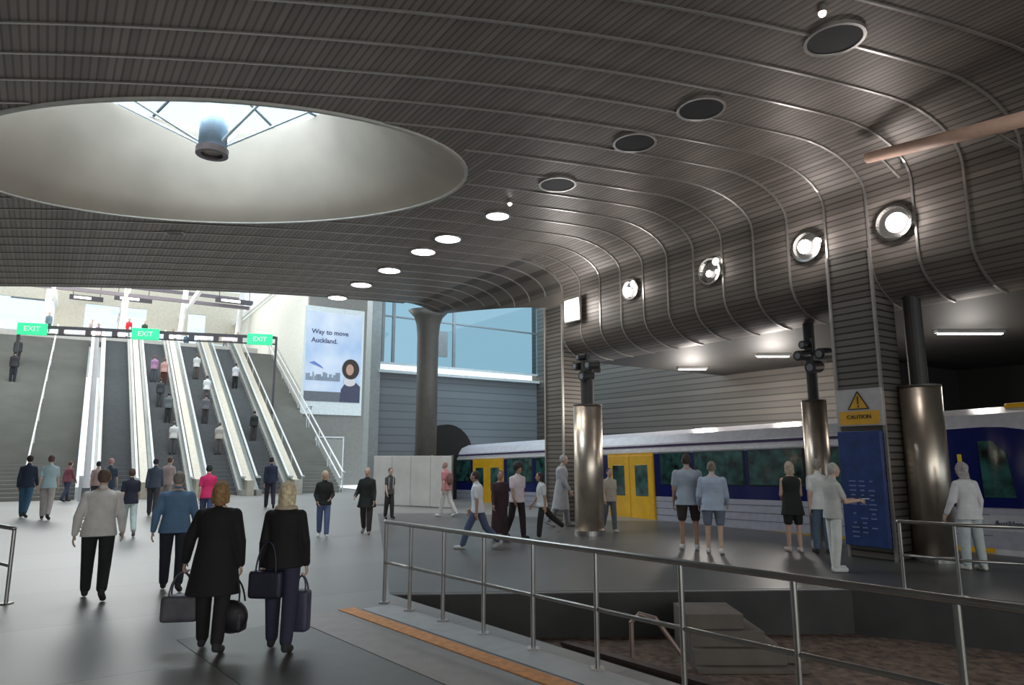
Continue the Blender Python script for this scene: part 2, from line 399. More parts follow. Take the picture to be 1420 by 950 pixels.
# ================================================================== ESCALATOR HALL
O = atz(107, 693); SL = math.tan(R_(27.9)); TOPZ = 9.9; SE = TOPZ/SL
def E(e, s, z=0): return O + eR*e + eL*s + Vector((0, 0, z))
shaft = mat('shaft_cream', (.70, .69, .62), .55)
front = mat('grey_cladding', (.20, .19, .175), .6)
PS = 9.1
bm = BM(); obox(bm, E(12.35, PS, 0), eR*5.2, eL*.3, (0, 0, 14)); struct('wall_front', bm, front, 'grey clad wall carrying the billboard')
bm = BM(); obox(bm, E(12.35, PS+.3, 0), eR*.25, eL*31, (0, 0, 15)); struct('wall_shaft', bm, shaft, 'cream side wall rising beside the stairs')
bm = BM(); obox(bm, E(-8, 0, 0), eR*.25, eL*42, (0, 0, 15)); struct('wall_shaft_left', bm, shaft, 'cream wall on the left of the stairs')
bm = BM(); obox(bm, E(-8, SE, TOPZ-.4), eR*21, eL*6, (0, 0, .4)); struct('floor_upper', bm, mat('upper_floor', (.45, .44, .42), .4), 'pale floor at the head of the escalators')
bm = BM(); obox(bm, E(-8, SE+6, TOPZ-.4), eR*21, eL*16, (0, 0, 1.7)); struct('floor_upper_hall', bm, MATS['upper_floor'], 'raised pale floor of the upper hall')
UF = TOPZ+1.3
# upper back wall with openings
bw = E(-8, SE+17)
bm = BM()
for e0, wd, z0, z1 in ((0, 21, UF+4.6, UF+7.2), (0, .8, UF, UF+4.6), (5.0, 2.3, UF+2.2, UF+4.6), (10, .5, UF, UF+4.6), (12.3, 3.6, UF+2.4, UF+4.6), (17.5, 3.5, UF+1.8, UF+4.6), (0, 21, UF, UF+.5)):
    obox(bm, bw+eR*e0+Vector((0, 0, z0)), eR*wd, eL*.3, (0, 0, z1-z0))
struct('wall_upper', bm, cream, 'cream wall of the bright upper hall with tall openings')
bm = BM(); obox(bm, bw+eL*.1+Vector((0, 0, UF+.5)), eR*21, eL*.03, (0, 0, 4.1)); struct('window_3', bm, glass('clear_glass', (.93, .97, 1), .06), 'bright glazing of the upper hall')
wcol = mat('white_column', (.85, .84, .82), .4)
for i, e in enumerate((-3.4, 2.0, 6.5, 11.2)):
    bm = BM(); tube(bm, [E(e, SE+10, UF), E(e+.5, SE+10, UF+9)], .22, 16); struct('column_upper', bm, wcol, ['leftmost', 'second', 'third', 'rightmost'][i]+' white round column in the upper hall').name = 'column_upper_%d' % (i+1)
for i, (s_, z_) in enumerate(((9, UF+4.0), (13, UF+5.6))):
    bm = BM(); obox(bm, E(-8, SE+s_, z_), eR*20.3, eL*.3, (0, 0, .28)); struct('beam_%d' % (i+1), bm, mat('beam_mauve', (.20, .17, .19), .5), 'long dark beam crossing the upper hall, %s' % ('nearer' if i == 0 else 'farther'))
for i in range(5):
    bm = BM(); obox(bm, E(-8+i*5, 2, 15), eR*.25, eL*38, (0, 0, .4)); struct('beam_%d' % (i+3), bm, wcol, 'white roof beam over the escalator well')
# hanging sign row in the upper hall
for i, (px, w_) in enumerate(((40, 2.6), (120, 2.6), (185, 3.0), (325, 3.2))):
    p = aty(px, 411+px*.022, 60); t = thing('direction_board', ['dark direction board high in the upper hall, leftmost of four', 'dark direction board high in the upper hall, second from left', 'dark direction board high in the upper hall, third from left', 'dark direction board high in the upper hall, rightmost of four'][i], 'sign', p, A2, 'boards in the upper hall')
    bm = BM(); box(bm, (0, 0, 0), (w_, .15, .45), bevel=.02); obj('board', bm, mat('board_dark', (.09, .08, .09), .5), t)
    bm = BM(); box(bm, (-.3, -.09, 0), (w_*.5, .02, .2)); obj('lit_panel', bm, lamp_soft, t)
    for sx in (-1, 1):
        bm = BM(); box(bm, (sx*w_*.4, 0, .9), (.05, .05, 1.4)); obj('hanger', bm, black, t)
# ---- sloped lanes
stone = mat('stair_stone', (.20, .195, .175), .6, 0, .08, 1.0)
escs = mat('escalator_step', (.14, .145, .15), .45, .4)
bal = mat('balustrade_pale', (.36, .35, .33), .35, .3)
hand = mat('handrail_pale', (.62, .62, .62), .35, .3)
glb = glass('balustrade_glass', (.78, .82, .82), .08)
def sawtooth(bm, e0, e1, rise, s0=0, top=TOPZ, sides=True, base=-.0):
    run = rise/SL; n_ = int(round(top/rise)); pts = []
    for i in range(n_):
        pts.append((s0+i*run, i*rise)); pts.append((s0+i*run, (i+1)*rise))
    pts.append((s0+n_*run, n_*rise)); pts.append((s0+n_*run, n_*rise-.35)); pts.append((s0+.7, 0))
    a = [bm.verts.new((e0, s, z)) for s, z in pts]; b = [bm.verts.new((e1, s, z)) for s, z in pts]
    m_ = len(pts)
    for i in range(m_): bm.faces.new((a[i], a[(i+1) % m_], b[(i+1) % m_], b[i]))
    for q in (a, b):
        es = [bm.edges.new((q[i], q[(i+1) % m_])) if bm.edges.get((q[i], q[(i+1) % m_])) is None else bm.edges.get((q[i], q[(i+1) % m_])) for i in range(m_)]
        bmesh.ops.triangle_fill(bm, edges=es, use_beauty=False)
def slope_bar(bm, e, w, zlo, zhi, s0=-.3, s1=SE+.3):
    """upright band following the slope: from zlo to zhi above the nosing line"""
    pts = [(e-w/2, s0-.7, zlo+0), (e-w/2, s0, zlo), (e-w/2, s1, zlo+(s1-s0)*SL), (e-w/2, s1+.8, zlo+(s1-s0)*SL), (e-w/2, s1+.8, zhi+(s1-s0)*SL), (e-w/2, s1, zhi+(s1-s0)*SL), (e-w/2, s0, zhi), (e-w/2, s0-.7, zhi)]
    extr(bm, pts, (w, 0, 0))
def slope_rail(e, h, s0, s1, parent, posts=6, r=.035):
    bm = BM(); tube(bm, [(e, s0-.35, h+s0*SL), (e, s0, h+s0*SL), (e, s1, h+s1*SL), (e, s1+.4, h+s1*SL)], r, 8); obj('handrail', bm, hand, parent)
    for i in range(posts):
        s = s0+(s1-s0)*i/(posts-1); bm = BM(); tube(bm, [(e, s, s*SL-.02), (e, s, h+s*SL)], r*.6, 6); obj('post', bm, hand, parent)
def lane_thing(name, label, cat, group=None): return thing(name, label, cat, O, A2, group)
stair = lane_thing('staircase', 'broad stone staircase at the far left with a thin central handrail', 'stairs')
bm = BM(); sawtooth(bm, -7.7, -.12, .17); obj('steps', bm, stone, stair)
slope_rail(-2.05, .95, 0, SE, stair, 9, .045)
slope_rail(-6.2, .95, 0, SE, stair, 9, .045)
stair2 = lane_thing('staircase', 'narrow stone staircase to the right of the escalators, below the billboard', 'stairs')
bm = BM(); sawtooth(bm, 9.85, 12.1, .17); obj('steps', bm, stone, stair2)
slope_rail(9.95, .9, 0, SE, stair2, 9, .05)
for off in (0, .28):
    slope_rail(12.0+off*.5, .75+off*1.2, 0, SE, stair2, 9, .05)
# left dividing wall (white/steel/pale)
bm = BM(); slope_bar(bm, .06, .12, -.2, 1.0); 
t = lane_thing('stair_divider', 'white balustrade wall between the broad staircase and the first escalator', 'balustrade'); obj('panel', bm, mat('divider_pale', (.55, .56, .58), .4), t)
bm = BM(); slope_bar(bm, .28, .3, -.2, .55); obj('cladding', bm, mat('divider_dark', (.14, .14, .15), .5), t)
bm = BM(); slope_bar(bm, .06, .16, 1.0, 1.08); obj('capping', bm, hand, t)
es0 = .5; EP = 2.3
names = ['first escalator, beside the broad stone staircase, running up from the hall', 'second escalator from the left, carrying a pair in pink', 'third escalator from the left, with a cream deck on both sides', 'fourth escalator, rightmost, beside the narrow staircase']
for i in range(4):
    e0 = es0+EP*i
    t = lane_thing('escalator', names[i], 'escalator', None)
    bm = BM(); sawtooth(bm, e0+.35, e0+EP-.62, .20); obj('steps', bm, escs, t)
    for sx, ee in ((0, e0+.2), (1, e0+EP-.52)):
        bm = BM(); slope_bar(bm, ee, .26, -.15, .28); sk = obj('skirt', bm, bal, t)
        bm = BM(); slope_bar(bm, ee, .03, .28, .86); obj('glass_panel', bm, glb, sk)
        bm = BM(); slope_bar(bm, ee, .10, .86, .95); obj('handrail', bm, hand if sx else mat('rubber_rail', (.5, .5, .5), .4), sk)
    bm = BM(); box(bm, (e0+.8, -.5, .01), (1.3, .9, .03)); obj('comb_plate', bm, steel, t)
    bm = BM(); slope_bar(bm, e0+EP-.22, .34, -.15, .75 if i != 1 else .85); obj('deck', bm, mat('deck_cream', (.50, .45, .36), .5), t)
# gantry with green signs
gm = mat('gantry_dark', (.05, .045, .05), .5); green = mat('sign_green', (.02, .55, .22), .5, emit=.55, emcol=(.05, .75, .33))
pa = atz(28, 457, 9.38); pb = atz(382, 473, 9.38); gD = (pb-pa).normalized(); gN = Vector((-gD.y, gD.x, 0)); GA = math.atan2(gD.y, gD.x)
def gpos(px, py):
    r = ray(px, py); o = Vector((0, 0, CAMZ)); t_ = pa.dot(gN)/r.dot(gN); return o+r*t_
gt = thing('sign_gantry', 'dark sign beam spanning the escalators on slim posts', 'gantry', pa, GA)
ln = (pb-pa).length
bm = BM(); box(bm, (ln/2, 0, .22), (ln, .22, .16)); box(bm, (ln/2, 0, -.22), (ln, .2, .07)); obj('beam', bm, gm, gt)
for q in (-.05, ln+.05):
    bm = BM(); zb = (pa+gD*q-O).dot(eL)*SL-pa.z
    box(bm, (q, .0, (zb+.25)/2), (.14, .14, .3-zb)); obj('post', bm, gm, gt)
for i in range(10):
    bm = BM(); box(bm, (ln*(i+.5)/10, 0, 0), (.3, .2, .5)); obj('mount', bm, gm, gt)
for i, (x0, x1) in enumerate(((68, 98), (110, 140), (150, 178), (222, 245), (272, 300), (308, 333))):
    a = (gpos(x0, 466)-pa).dot(gD); b = (gpos(x1, 466)-pa).dot(gD)
    bm = BM(); box(bm, ((a+b)/2, -.05, -.02), (b-a, .08, .22), bevel=.01); o = obj('lit_panel', bm, mat('panel_pale' if i not in (1, 5) else 'panel_pink', (.75, .75, .74) if i not in (1, 5) else (.85, .6, .62), .4, emit=.35), gt)
for i, px in enumerate((46, 203, 361)):
    p = gpos(px, 466); d = (p-pa).dot(gD)
    t = thing('exit_sign', ['green exit sign at the left end of the dark gantry', 'green exit sign in the middle of the dark gantry', 'green exit sign at the right end of the dark gantry'][i], 'sign', pa+gD*d+gN*-.25, GA, 'green signs on the gantry')
    bm = BM(); box(bm, (0, 0, .02), (1.55, .12, .72), bevel=.02); obj('panel', bm, green, t)
    textmesh('EXIT', .42, white, (0, -.08, .02), (math.pi/2, 0, 0), t)
# billboard
pc = E(12.35, PS-.12)
def ppos(px, py):
    r = ray(px, py); t_ = pc.dot(eL)/r.dot(eL); return Vector((0, 0, CAMZ))+r*t_
p0 = ppos(416, 574); p1 = ppos(506, 432)
bwid = (p1-p0).dot(eR); bh = p1.z-p0.z
bb = thing('billboard', 'tall pale blue billboard with a smiling person and city skyline above the stairs', 'billboard', p0, A2)
bm = BM(); box(bm, (bwid/2, .06, bh/2), (bwid, .12, bh), bevel=.02); obj('frame', bm, mat('frame_pale', (.62, .66, .66), .5), bb)
def poster_mat():
    m = mat('poster_sky', (.45, .55, .72), .5); N = m.node_tree.nodes; Lk = m.node_tree.links
    tc = N['Texture Coordinate'] if 'Texture Coordinate' in N else [x for x in N if x.type == 'TEX_COORD'][0]
    nz = [x for x in N if x.type == 'TEX_NOISE'][0]; nz.inputs['Scale'].default_value = .35
    rp = [x for x in N if x.type == 'VALTORGB'][0]; rp.color_ramp.elements[0].color = (.30, .42, .62, 1); rp.color_ramp.elements[1].color = (.66, .68, .74, 1)
    b = N['Principled BSDF']; Lk.new(rp.outputs[0], b.inputs['Emission Color']); b.inputs['Emission Strength'].default_value = .12
    return m
def pl(x0, x1, y0, y1, m, name, off=.0, ov=False):
    """flat printed patch, fractions of the billboard"""
    bm = BM(); box(bm, ((x0+x1)/2*bwid, -.01-off, (y0+y1)/2*bh), ((x1-x0)*bwid, .02, (y1-y0)*bh)); return obj(name, bm, m, bb)
pl(.04, .96, .12, .95, poster_mat(), 'printed_sky')
pl(.04, .96, .12, .21, mat('print_wall', (.12, .13, .15), .6), 'printed_ledge', .008)
tm = mat('print_navy', (.07, .09, .19), .5)
textmesh('Way to move', bh*.062, tm, (.12*bwid, -.03, .76*bh), (math.pi/2, 0, 0), bb, align='LEFT', bold=.01)
textmesh('Auckland.', bh*.062, tm, (.12*bwid, -.03, .68*bh), (math.pi/2, 0, 0), bb, align='LEFT', bold=.01)
rnd = random.Random(3)
bm = BM(); 
for i in range(16):
    w_ = rnd.uniform(.02, .05); h_ = rnd.uniform(.03, .085); x_ = .07+i*.035
    box(bm, (x_*bwid, -.028, (.31+h_/2)*bh), (w_*bwid, .014, h_*bh))
obj('printed_skyline', bm, mat('print_city', (.22, .26, .32), .6), bb)
bm = BM(); extr(bm, [(.10*bwid, -.036, .47*bh), (.34*bwid, -.036, .42*bh), (.30*bwid, -.036, .445*bh), (.18*bwid, -.036, .485*bh)], (0, .01, 0)); obj('printed_bridge', bm, mat('print_blue', (.14, .2, .5), .6), bb)
def disc(cx, cz, rx, rz, y=-.035, nn=28, d=.01):
    bm = BM(); extr(bm, [(cx*bwid+rx*bwid*math.cos(2*math.pi*i/nn), y, cz*bh+rz*bh*math.sin(2*math.pi*i/nn)) for i in range(nn)], (0, d, 0)); return bm
bm = BM(); extr(bm, [(.62*bwid, -.04, .12*bh), (.96*bwid, -.04, .12*bh), (.96*bwid, -.04, .27*bh), (.88*bwid, -.04, .31*bh), (.72*bwid, -.04, .31*bh), (.64*bwid, -.04, .24*bh)], (0, .01, 0)); obj('printed_torso', bm, mat('print_dark', (.05, .05, .09), .6), bb)
obj('printed_shirt', disc(.78, .31, .10, .04, -.046), mat('print_pale', (.62, .56, .58), .6), bb)
obj('printed_hair', disc(.79, .43, .145, .095, -.05), mat('print_hair', (.035, .022, .018), .7), bb)
obj('printed_face', disc(.775, .425, .065, .052, -.056), mat('print_skin', (.45, .27, .2), .6), bb)
textmesh('AT', bh*.04, tm, (.1*bwid, -.015, .055*bh), (math.pi/2, 0, 0), bb, align='LEFT', bold=.01)
# light service door under the billboard
dd = thing('door_1', 'pale framed service door in the wall right of the narrow staircase', 'door', ppos(482, 690)*0+E(12.35+1.8, PS-.05), A2); dd['kind'] = 'structure'
bm = BM(); box(bm, (-.95, 0, 1.6), (.1, .1, 3.2)); box(bm, (.95, 0, 1.6), (.1, .1, 3.2)); box(bm, (0, 0, 3.2), (2.0, .1, .1)); obj('door_frame', bm, hand, dd)
bm = BM(); box(bm, (0, .0, 1.55), (1.8, .06, 3.1)); obj('door_panel', bm, mat('door_grey', (.27, .26, .24), .5), dd)
bm = BM(); tube(bm, [(.7, -.06, 1.0), (.7, -.1, 1.1), (.7, -.06, 1.2)], .02, 6); obj('door_handle', bm, steel, dd)
# ================================================================== COLUMNS AND PLATFORM FURNITURE
def col_block(name, s0, s1, u0, u1, z1, label):
    bm = BM(); obox(bm, US(u0, s0, 0), cR*(u1-u0), cL*(s1-s0), (0, 0, z1))
    uv_all(bm, lambda co, f: (co.dot(cL)+co.dot(cR), co.z))
    struct(name, bm, slat_col, label)
    for i, s in enumerate((s0, s1)):
        global ribn; ribn += 1
        bm = BM(); obox(bm, US(u0-.04, s-.025, 0), cR*.06, cL*.05, (0, 0, z1)); struct('trim_%d' % ribn, bm, rib_m, 'pale metal edge strip on the slatted column, '+label[:30])
col_block('column_right', 6.75, 7.63, 12.97, 13.7, 5.9, 'slatted square column carrying the yellow warning sign')
col_block('column_middle', 16.43, 17.31, 12.97, 13.7, 6.6, 'slatted square column beside the far steel pillar')
# far flared column
bm = BM(); cpos = ats(590, 640, 25.0); cpos.z = 0; rs = []
for z, r in ((0, .44), (5.4, .44), (6.8, .45), (7.3, .5), (7.6, .6), (7.86, .85)):
    rs.append(ring(bm, cpos+Vector((0, 0, z)), cR, cL, r, r*.9, 28))
for a, b in zip(rs, rs[1:]): bridge(bm, a, b)
bm.faces.new(rs[0][::-1]); bm.faces.new(rs[-1])
struct('column_far', bm, mat('column_grey', (.13, .125, .115), .5, .2), 'far round column flaring out into the ceiling', True)
# steel pillars
def pillar(px, py, r, h, label, top=5.1):
    p = atz(px, py); t = thing('steel_pillar', label, 'pillar', p)
    bm = BM(); tube(bm, [(0, 0, 0), (0, 0, h)], r, 40); o = obj('sleeve', bm, steel, t); 
    for f in o.data.polygons: f.use_smooth = len(f.vertices) == 4
    bm = BM(); tube(bm, [(0, 0, h-.001), (0, 0, h+.03)], r*1.02, 40); obj('cap', bm, mat('cap_dark', (.08, .07, .06), .5), t)
    bm = BM(); tube(bm, [(0, 0, h), (0, 0, top)], r*.45, 20); obj('core', bm, mat('core_dark', (.03, .028, .025), .6), t)
    bm = BM(); tube(bm, [(0, 0, 0.0), (0, 0, .12)], r*1.05, 40); obj('base_ring', bm, rail_m, t)
pillar(818, 742, .36, 3.15, 'brushed steel round pillar left of the yellow train doors', 4.3)
pillar(1143, 757, .26, 3.1, 'brushed steel round pillar just left of the warning sign')
pillar(1299, 778, .36, 3.2, 'large brushed steel round pillar between the blue panel and the train cab')
# warning sign and blue panel on the right column
RZ = A+math.pi/2      # local x along -L direction? handled with explicit frame below
def face_frame(p):    # frame on a surface facing -R : local x = towards viewer's right (-L), z up, y into wall (+R)
    M = Matrix((( -cL.x, cR.x, 0, p.x), (-cL.y, cR.y, 0, p.y), (0, 0, 1, p.z), (0, 0, 0, 1))); return M
def fthing(name, label, cat, p, group=None):
    o = thing(name, label, cat, (0, 0, 0), 0, group); o.matrix_world = face_frame(p); o.rotation_mode = 'XYZ'; return o
p0 = atu(1163, 592, 12.85); p1 = atu(1222, 537, 12.85)
sw = (p1-p0).dot(-cL); sh = p1.z-p0.z
ws = fthing('warning_sign', 'white board with a yellow warning triangle above a yellow caution plate', 'sign', p0)
bm = BM(); box(bm, (sw/2, 0, sh/2), (sw, .05, sh), bevel=.008); obj('board', bm, mat('sign_white', (.42, .40, .40), .5), ws)
bm = BM(); box(bm, (sw/2, -.03, sh*.22), (sw*.86, .02, sh*.36)); pk = obj('caution_plate', bm, mat('sign_yellow', (.62, .33, .02), .5), ws)
textmesh('CAUTION', sh*.15, black, (sw/2, -.045, sh*.24), (math.pi/2, 0, 0), pk)
bm = BM(); extr(bm, [(sw*.28, -.025, sh*.46), (sw*.72, -.025, sh*.46), (sw*.5, -.025, sh*.93)], (0, -.015, 0)); tr = obj('warning_triangle', bm, MATS['sign_yellow'], ws)
bm = BM()
for a, b in (((.28, .46), (.72, .46)), ((.72, .46), (.5, .93)), ((.5, .93), (.28, .46))): tube(bm, [(sw*a[0], -.043, sh*a[1]), (sw*b[0], -.043, sh*b[1])], .011, 6)
tube(bm, [(sw*.5, -.043, sh*.58), (sw*.5, -.043, sh*.8)], .014, 6); ball(bm, (sw*.5, -.043, sh*.525), .016, seg=8); obj('triangle_mark', bm, black, tr)
p0 = atu(1173, 755, 12.8); p1 = atu(1219, 597, 12.8)
bw_, bh_ = (p1-p0).dot(-cL), p1.z-p0.z
ip = fthing('information_panel', 'tall dark blue information panel below the warning sign', 'panel', p0)
bm = BM(); box(bm, (bw_/2, .06, bh_/2), (bw_, .12, bh_), bevel=.01); obj('panel', bm, mat('panel_blue', (.022, .045, .15), .35, 0, .25, 5), ip)
rn = random.Random(5)
for i in range(13):
    bm = BM(); zz = bh_*(.08+.04*i); 
    for j in range(3):
        if rn.random() < .75: box(bm, (bw_*(.28+.22*j), -.008, zz), (bw_*rn.uniform(.06, .17), .012, .022))
    if len(bm.verts): obj('printed_line', bm, mat('print_faint', (.16, .2, .36), .5), ip)
    else: bm.free()
# security camera clusters
for i, (px, py, u, lab) in enumerate(((814, 512, us_of(atz(818, 742))[0], 'black cluster of cameras on top of the far steel pillar'), (1128, 498, 13.4, 'black cluster of cameras beside the warning sign column'))):
    p = atu(px, py, u); t = fthing('camera_cluster', lab, 'camera', p)
    bm = BM(); box(bm, (0, .15, 0), (.12, .5, .12)); tube(bm, [(0, 0, -.1), (0, 0, .45)], .04); obj('bracket', bm, black, t)
    for j, (x, z, rr) in enumerate(((-.22, .12, .11), (.05, -.16, .13), (.28, .1, .12), (-.1, .34, .09))):
        bm = BM(); tube(bm, [(x, .1, z), (x, -.22, z-.04)], rr, 14); hh = obj('camera_housing', bm, black, t)
        bm = BM(); tube(bm, [(x, -.215, z-.04), (x, -.24, z-.043)], rr*.6, 12); obj('lens', bm, mat('lens_glass', (.25, .25, .27), .15, .5), hh)
# ---- railings
def railing(pts, h, label, name='railing', joints=2, px=None, midh=.5):
    base = pts[0]; t = thing(name, label, 'railing', base)
    L_ = [Vector(p)-base for p in pts]
    bm = BM(); e0 = L_[0]+Vector((0, 0, h)); tube(bm, [e0+(L_[0]-L_[1]).normalized()*.03]+[p+Vector((0, 0, h)) for p in L_], .028, 12); obj('top_rail', bm, rail_m, t, True)
    bm = BM(); tube(bm, [p+Vector((0, 0, h*midh)) for p in L_], .02, 10); obj('mid_rail', bm, rail_m, t, True)
    for p in L_:
        bm = BM(); tube(bm, [p, p+Vector((0, 0, h-.02))], .024, 10); box(bm, p+Vector((0, 0, .01)), (.12, .12, .016)); obj('post', bm, rail_m, t)
def on_rail(px):
    # point of the railing line seen in column px
    r = ray(px, 780); q = Vector((r.x, r.y, 0)); d = rail_dir; a = railA
    # a + d*t parallel to q
    t_ = -(a.x*q.y-a.y*q.x)/(d.x*q.y-d.y*q.x); return a+d*t_
rp_ = [on_rail(x) for x in (536, 571, 617, 673, 741, 828, 945, 1100, 1322)]
rp_.append(rp_[-1]+rail_dir*.85); rp_.append(rp_[-1]+rail_dir*.85)
railing([p+pit_in*-.02 for p in rp_], 1.03, 'long stainless steel railing curving past the pit in the foreground')
railing([atz(1255, 817), atz(1333, 827)*1.0, atz(1450, 836)], .95, 'short dark railing at the far right edge of the pit before the large pillar')
railing([atz(-60, 815), atz(8, 838)], .95, 'short steel railing cut off by the left edge of the photo')
# hoarding
hz = mat('hoarding_white', (.62, .62, .60), .5, 0, .1, 1.2)
h0 = atz(517, 700); h1 = atz(625, 705)
t = thing('hoarding', 'low pale grey hoarding panels in front of the far column', 'hoarding', h0)
d = (h1-h0); ln = d.length; rz = math.atan2(d.y, d.x); t.rotation_euler = (0, 0, rz)
for i in range(4):
    bm = BM(); box(bm, (ln*(i+.5)/4, 0, .98), (ln/4-.02, .06, 1.9), bevel=.01); obj('panel', bm, hz, t)
for i in range(5):
    bm = BM(); box(bm, (ln*i/4, .06, .98), (.06, .06, 1.96)); obj('post', bm, rail_m, t)
# ================================================================== TRAIN
TS0, TS1 = 3.2, 29.5
tr_incl = R_(.9)
T0 = US(15.62, 4.6, -.02)
train = thing('train', 'blue, white and yellow electric train standing at the platform', 'train', T0)
# local frame: x = towards viewer's left along the train (L), y = away (R), z up ; inclined a little
Mx = Matrix(((cL.x, cR.x, 0, T0.x), (cL.y, cR.y, 0, T0.y), (0, 0, 1, T0.z), (0, 0, 0, 1)))
train.matrix_world = Mx @ Matrix.Rotation(R_(1.25), 4, 'Y')
tw = mat('train_white', (.62, .61, .66), .25); tsil = mat('train_silver', (.50, .51, .60), .35, .3); tblue = mat('train_blue', (.008, .014, .11), .15)
tyel = mat('train_yellow', (.78, .42, .015), .35); tgl = mat('train_window_glints', (.02, .075, .07), .08, 0, .95, 3.5, spec=.8); tdark = mat('train_underframe', (.02, .018, .018), .7)  # noise in the window colour paints teal reflections on the glass
def tx(px): # local x of the train side seen in column px
    return us_of(atu(px, 640, 15.62))[1]-4.6
XL = 23.8
# body shell: cross section swept, with nose
def sect(y0=0, y1=2.75, top=3.0):
    return [(y0, .0), (y0, 2.35), (y0+.05, 2.55), (y0+.22, 2.8), (y0+.6, 2.95), (1.37, top), (y1-.6, 2.95), (y1-.22, 2.8), (y1-.05, 2.55), (y1, 2.35), (y1, 0)]
bm = BM(); rows = []
for x, k, zt, zb in ((-2.6, .55, .45, .1), (-2.4, .72, .62, .05), (-2.0, .85, .80, .0), (-1.4, .94, .92, 0), (-.8, .985, .98, 0), (-.1, 1, 1, 0), (XL, 1, 1, 0)):
    rows.append([bm.verts.new((x, 1.375+(y-1.375)*k, zb+z*zt*(1 if z < 9 else 1))) for y, z in sect()])
for a, b in zip(rows, rows[1:]): bridge(bm, a, b)
bm.faces.new(rows[0]); bm.faces.new(rows[-1][::-1]); body = obj('body_shell', bm, tw, train)
def side(x0, x1, z0, z1, m, name, y=-.012, parent=train, th=.02, bev=0):
    bm = BM(); box(bm, ((x0+x1)/2, y, (z0+z1)/2), (abs(x1-x0), th, z1-z0), bevel=bev); return obj(name, bm, m, parent)
side(-.3, XL, .18, .95, tsil, 'lower_panel')
for z in (.4, .6, .8): side(1.6, XL, z, z+.02, mat('groove', (.2, .2, .25), .5), 'panel_groove', -.026, th=.01)
side(1.6, XL, .08, .17, tyel, 'sill_stripe', -.02)
side(1.6, XL, -.55, .06, tdark, 'underframe', .1)
side(1.7, XL, .95, 2.24, tblue, 'blue_band', -.014)
side(1.4, XL, 2.44, 2.5, mat('stripe_purple', (.05, .02, .09), .4), 'roof_stripe', .0, th=.02)
side(1.4, XL, 2.28, 2.36, mat('stripe_white', (.8, .8, .82), .3), 'eave_stripe', -.02)
# doors
doorx = [(tx(909), tx(846)), (tx(700), tx(658)), ]
def tdoor(x0, x1):
    w_ = x1-x0; d = side(x0, x1, .02, 2.27, tyel, 'door', -.04, th=.05)
    for i in range(2):
        a = x0+w_*(i*.5); f = side(a+.03, a+w_*.5-.03, .06, 2.2, mat('door_leaf_yellow', (.80, .45, .02), .3), 'door_leaf', -.07, parent=d, bev=.008)
        lf = side(a+w_*.12, a+w_*.5-w_*.12, .95, 1.9, tgl, 'door_window', -.084, parent=d, bev=.005)
for a, b in doorx: tdoor(a, b)
# windows between
edges = [(tx(1260), tx(1125)), (tx(1118), tx(1040)), (tx(1034), tx(965)), (tx(959), tx(918)), (tx(838), tx(790)), (tx(785), tx(745)), (tx(740), tx(705)), (tx(654), tx(615))]
for a, b in edges:
    x0, x1 = min(a, b), max(a, b)
    f = side(x0-.02, x1+.02, 1.3, 2.25, mat('window_gasket', (.01, .02, .022), .4), 'window', -.028, bev=.01)
    side(x0+.03, x1-.03, 1.34, 2.22, tgl, 'pane', -.042, parent=f, th=.012)
# cab side: blue sweep, driver's window
cx = tx(1345)
def poly_side(pts, m, name, y, parent=train, th=.02):
    bm = BM(); extr(bm, [(x, y, z) for x, z in pts], (0, -th, 0)); return obj(name, bm, m, parent)
arcp = [(3.9, .95), (3.9, 2.24), (3.3, 2.5)]+[(1.5-2.1*math.sin(t), .95+1.58*math.cos(t)) for t in [math.pi/2*i/10 for i in range(11)]]
poly_side(arcp, tblue, 'cab_blue', -.03+.02, th=.035)
cabw = poly_side([(tx(1364), 1.15), (tx(1364), 2.25), (tx(1385), 2.25), (tx(1402), 2.0), (tx(1408), 1.15)], tgl, 'cab_window', -.05)
side(tx(1338)-.02, tx(1338)+.05, .9, 2.0, mat('grab_yellow', (.8, .65, .05), .4), 'grab_rail', -.09, th=.03)
bm = BM(); box(bm, (.5, 1.3, 2.95), (1.6, 1.6, .12), bevel=.04); obj('roof_panel', bm, tyel, train)
textmesh('Auckland', .15, mat('train_letter', (.04, .05, .15), .5), (1.25, -.04, .65), (math.pi/2, 0, math.pi), train)
for o in train.children:
    if o.name.startswith('lettering'): o.rotation_euler = (math.pi/2, 0, 0); o.scale = (-1, 1, 1)
side(.55, 1.95, .5, .8, mat('cab_grey', (.5, .5, .55), .4), 'name_plate', -.02)
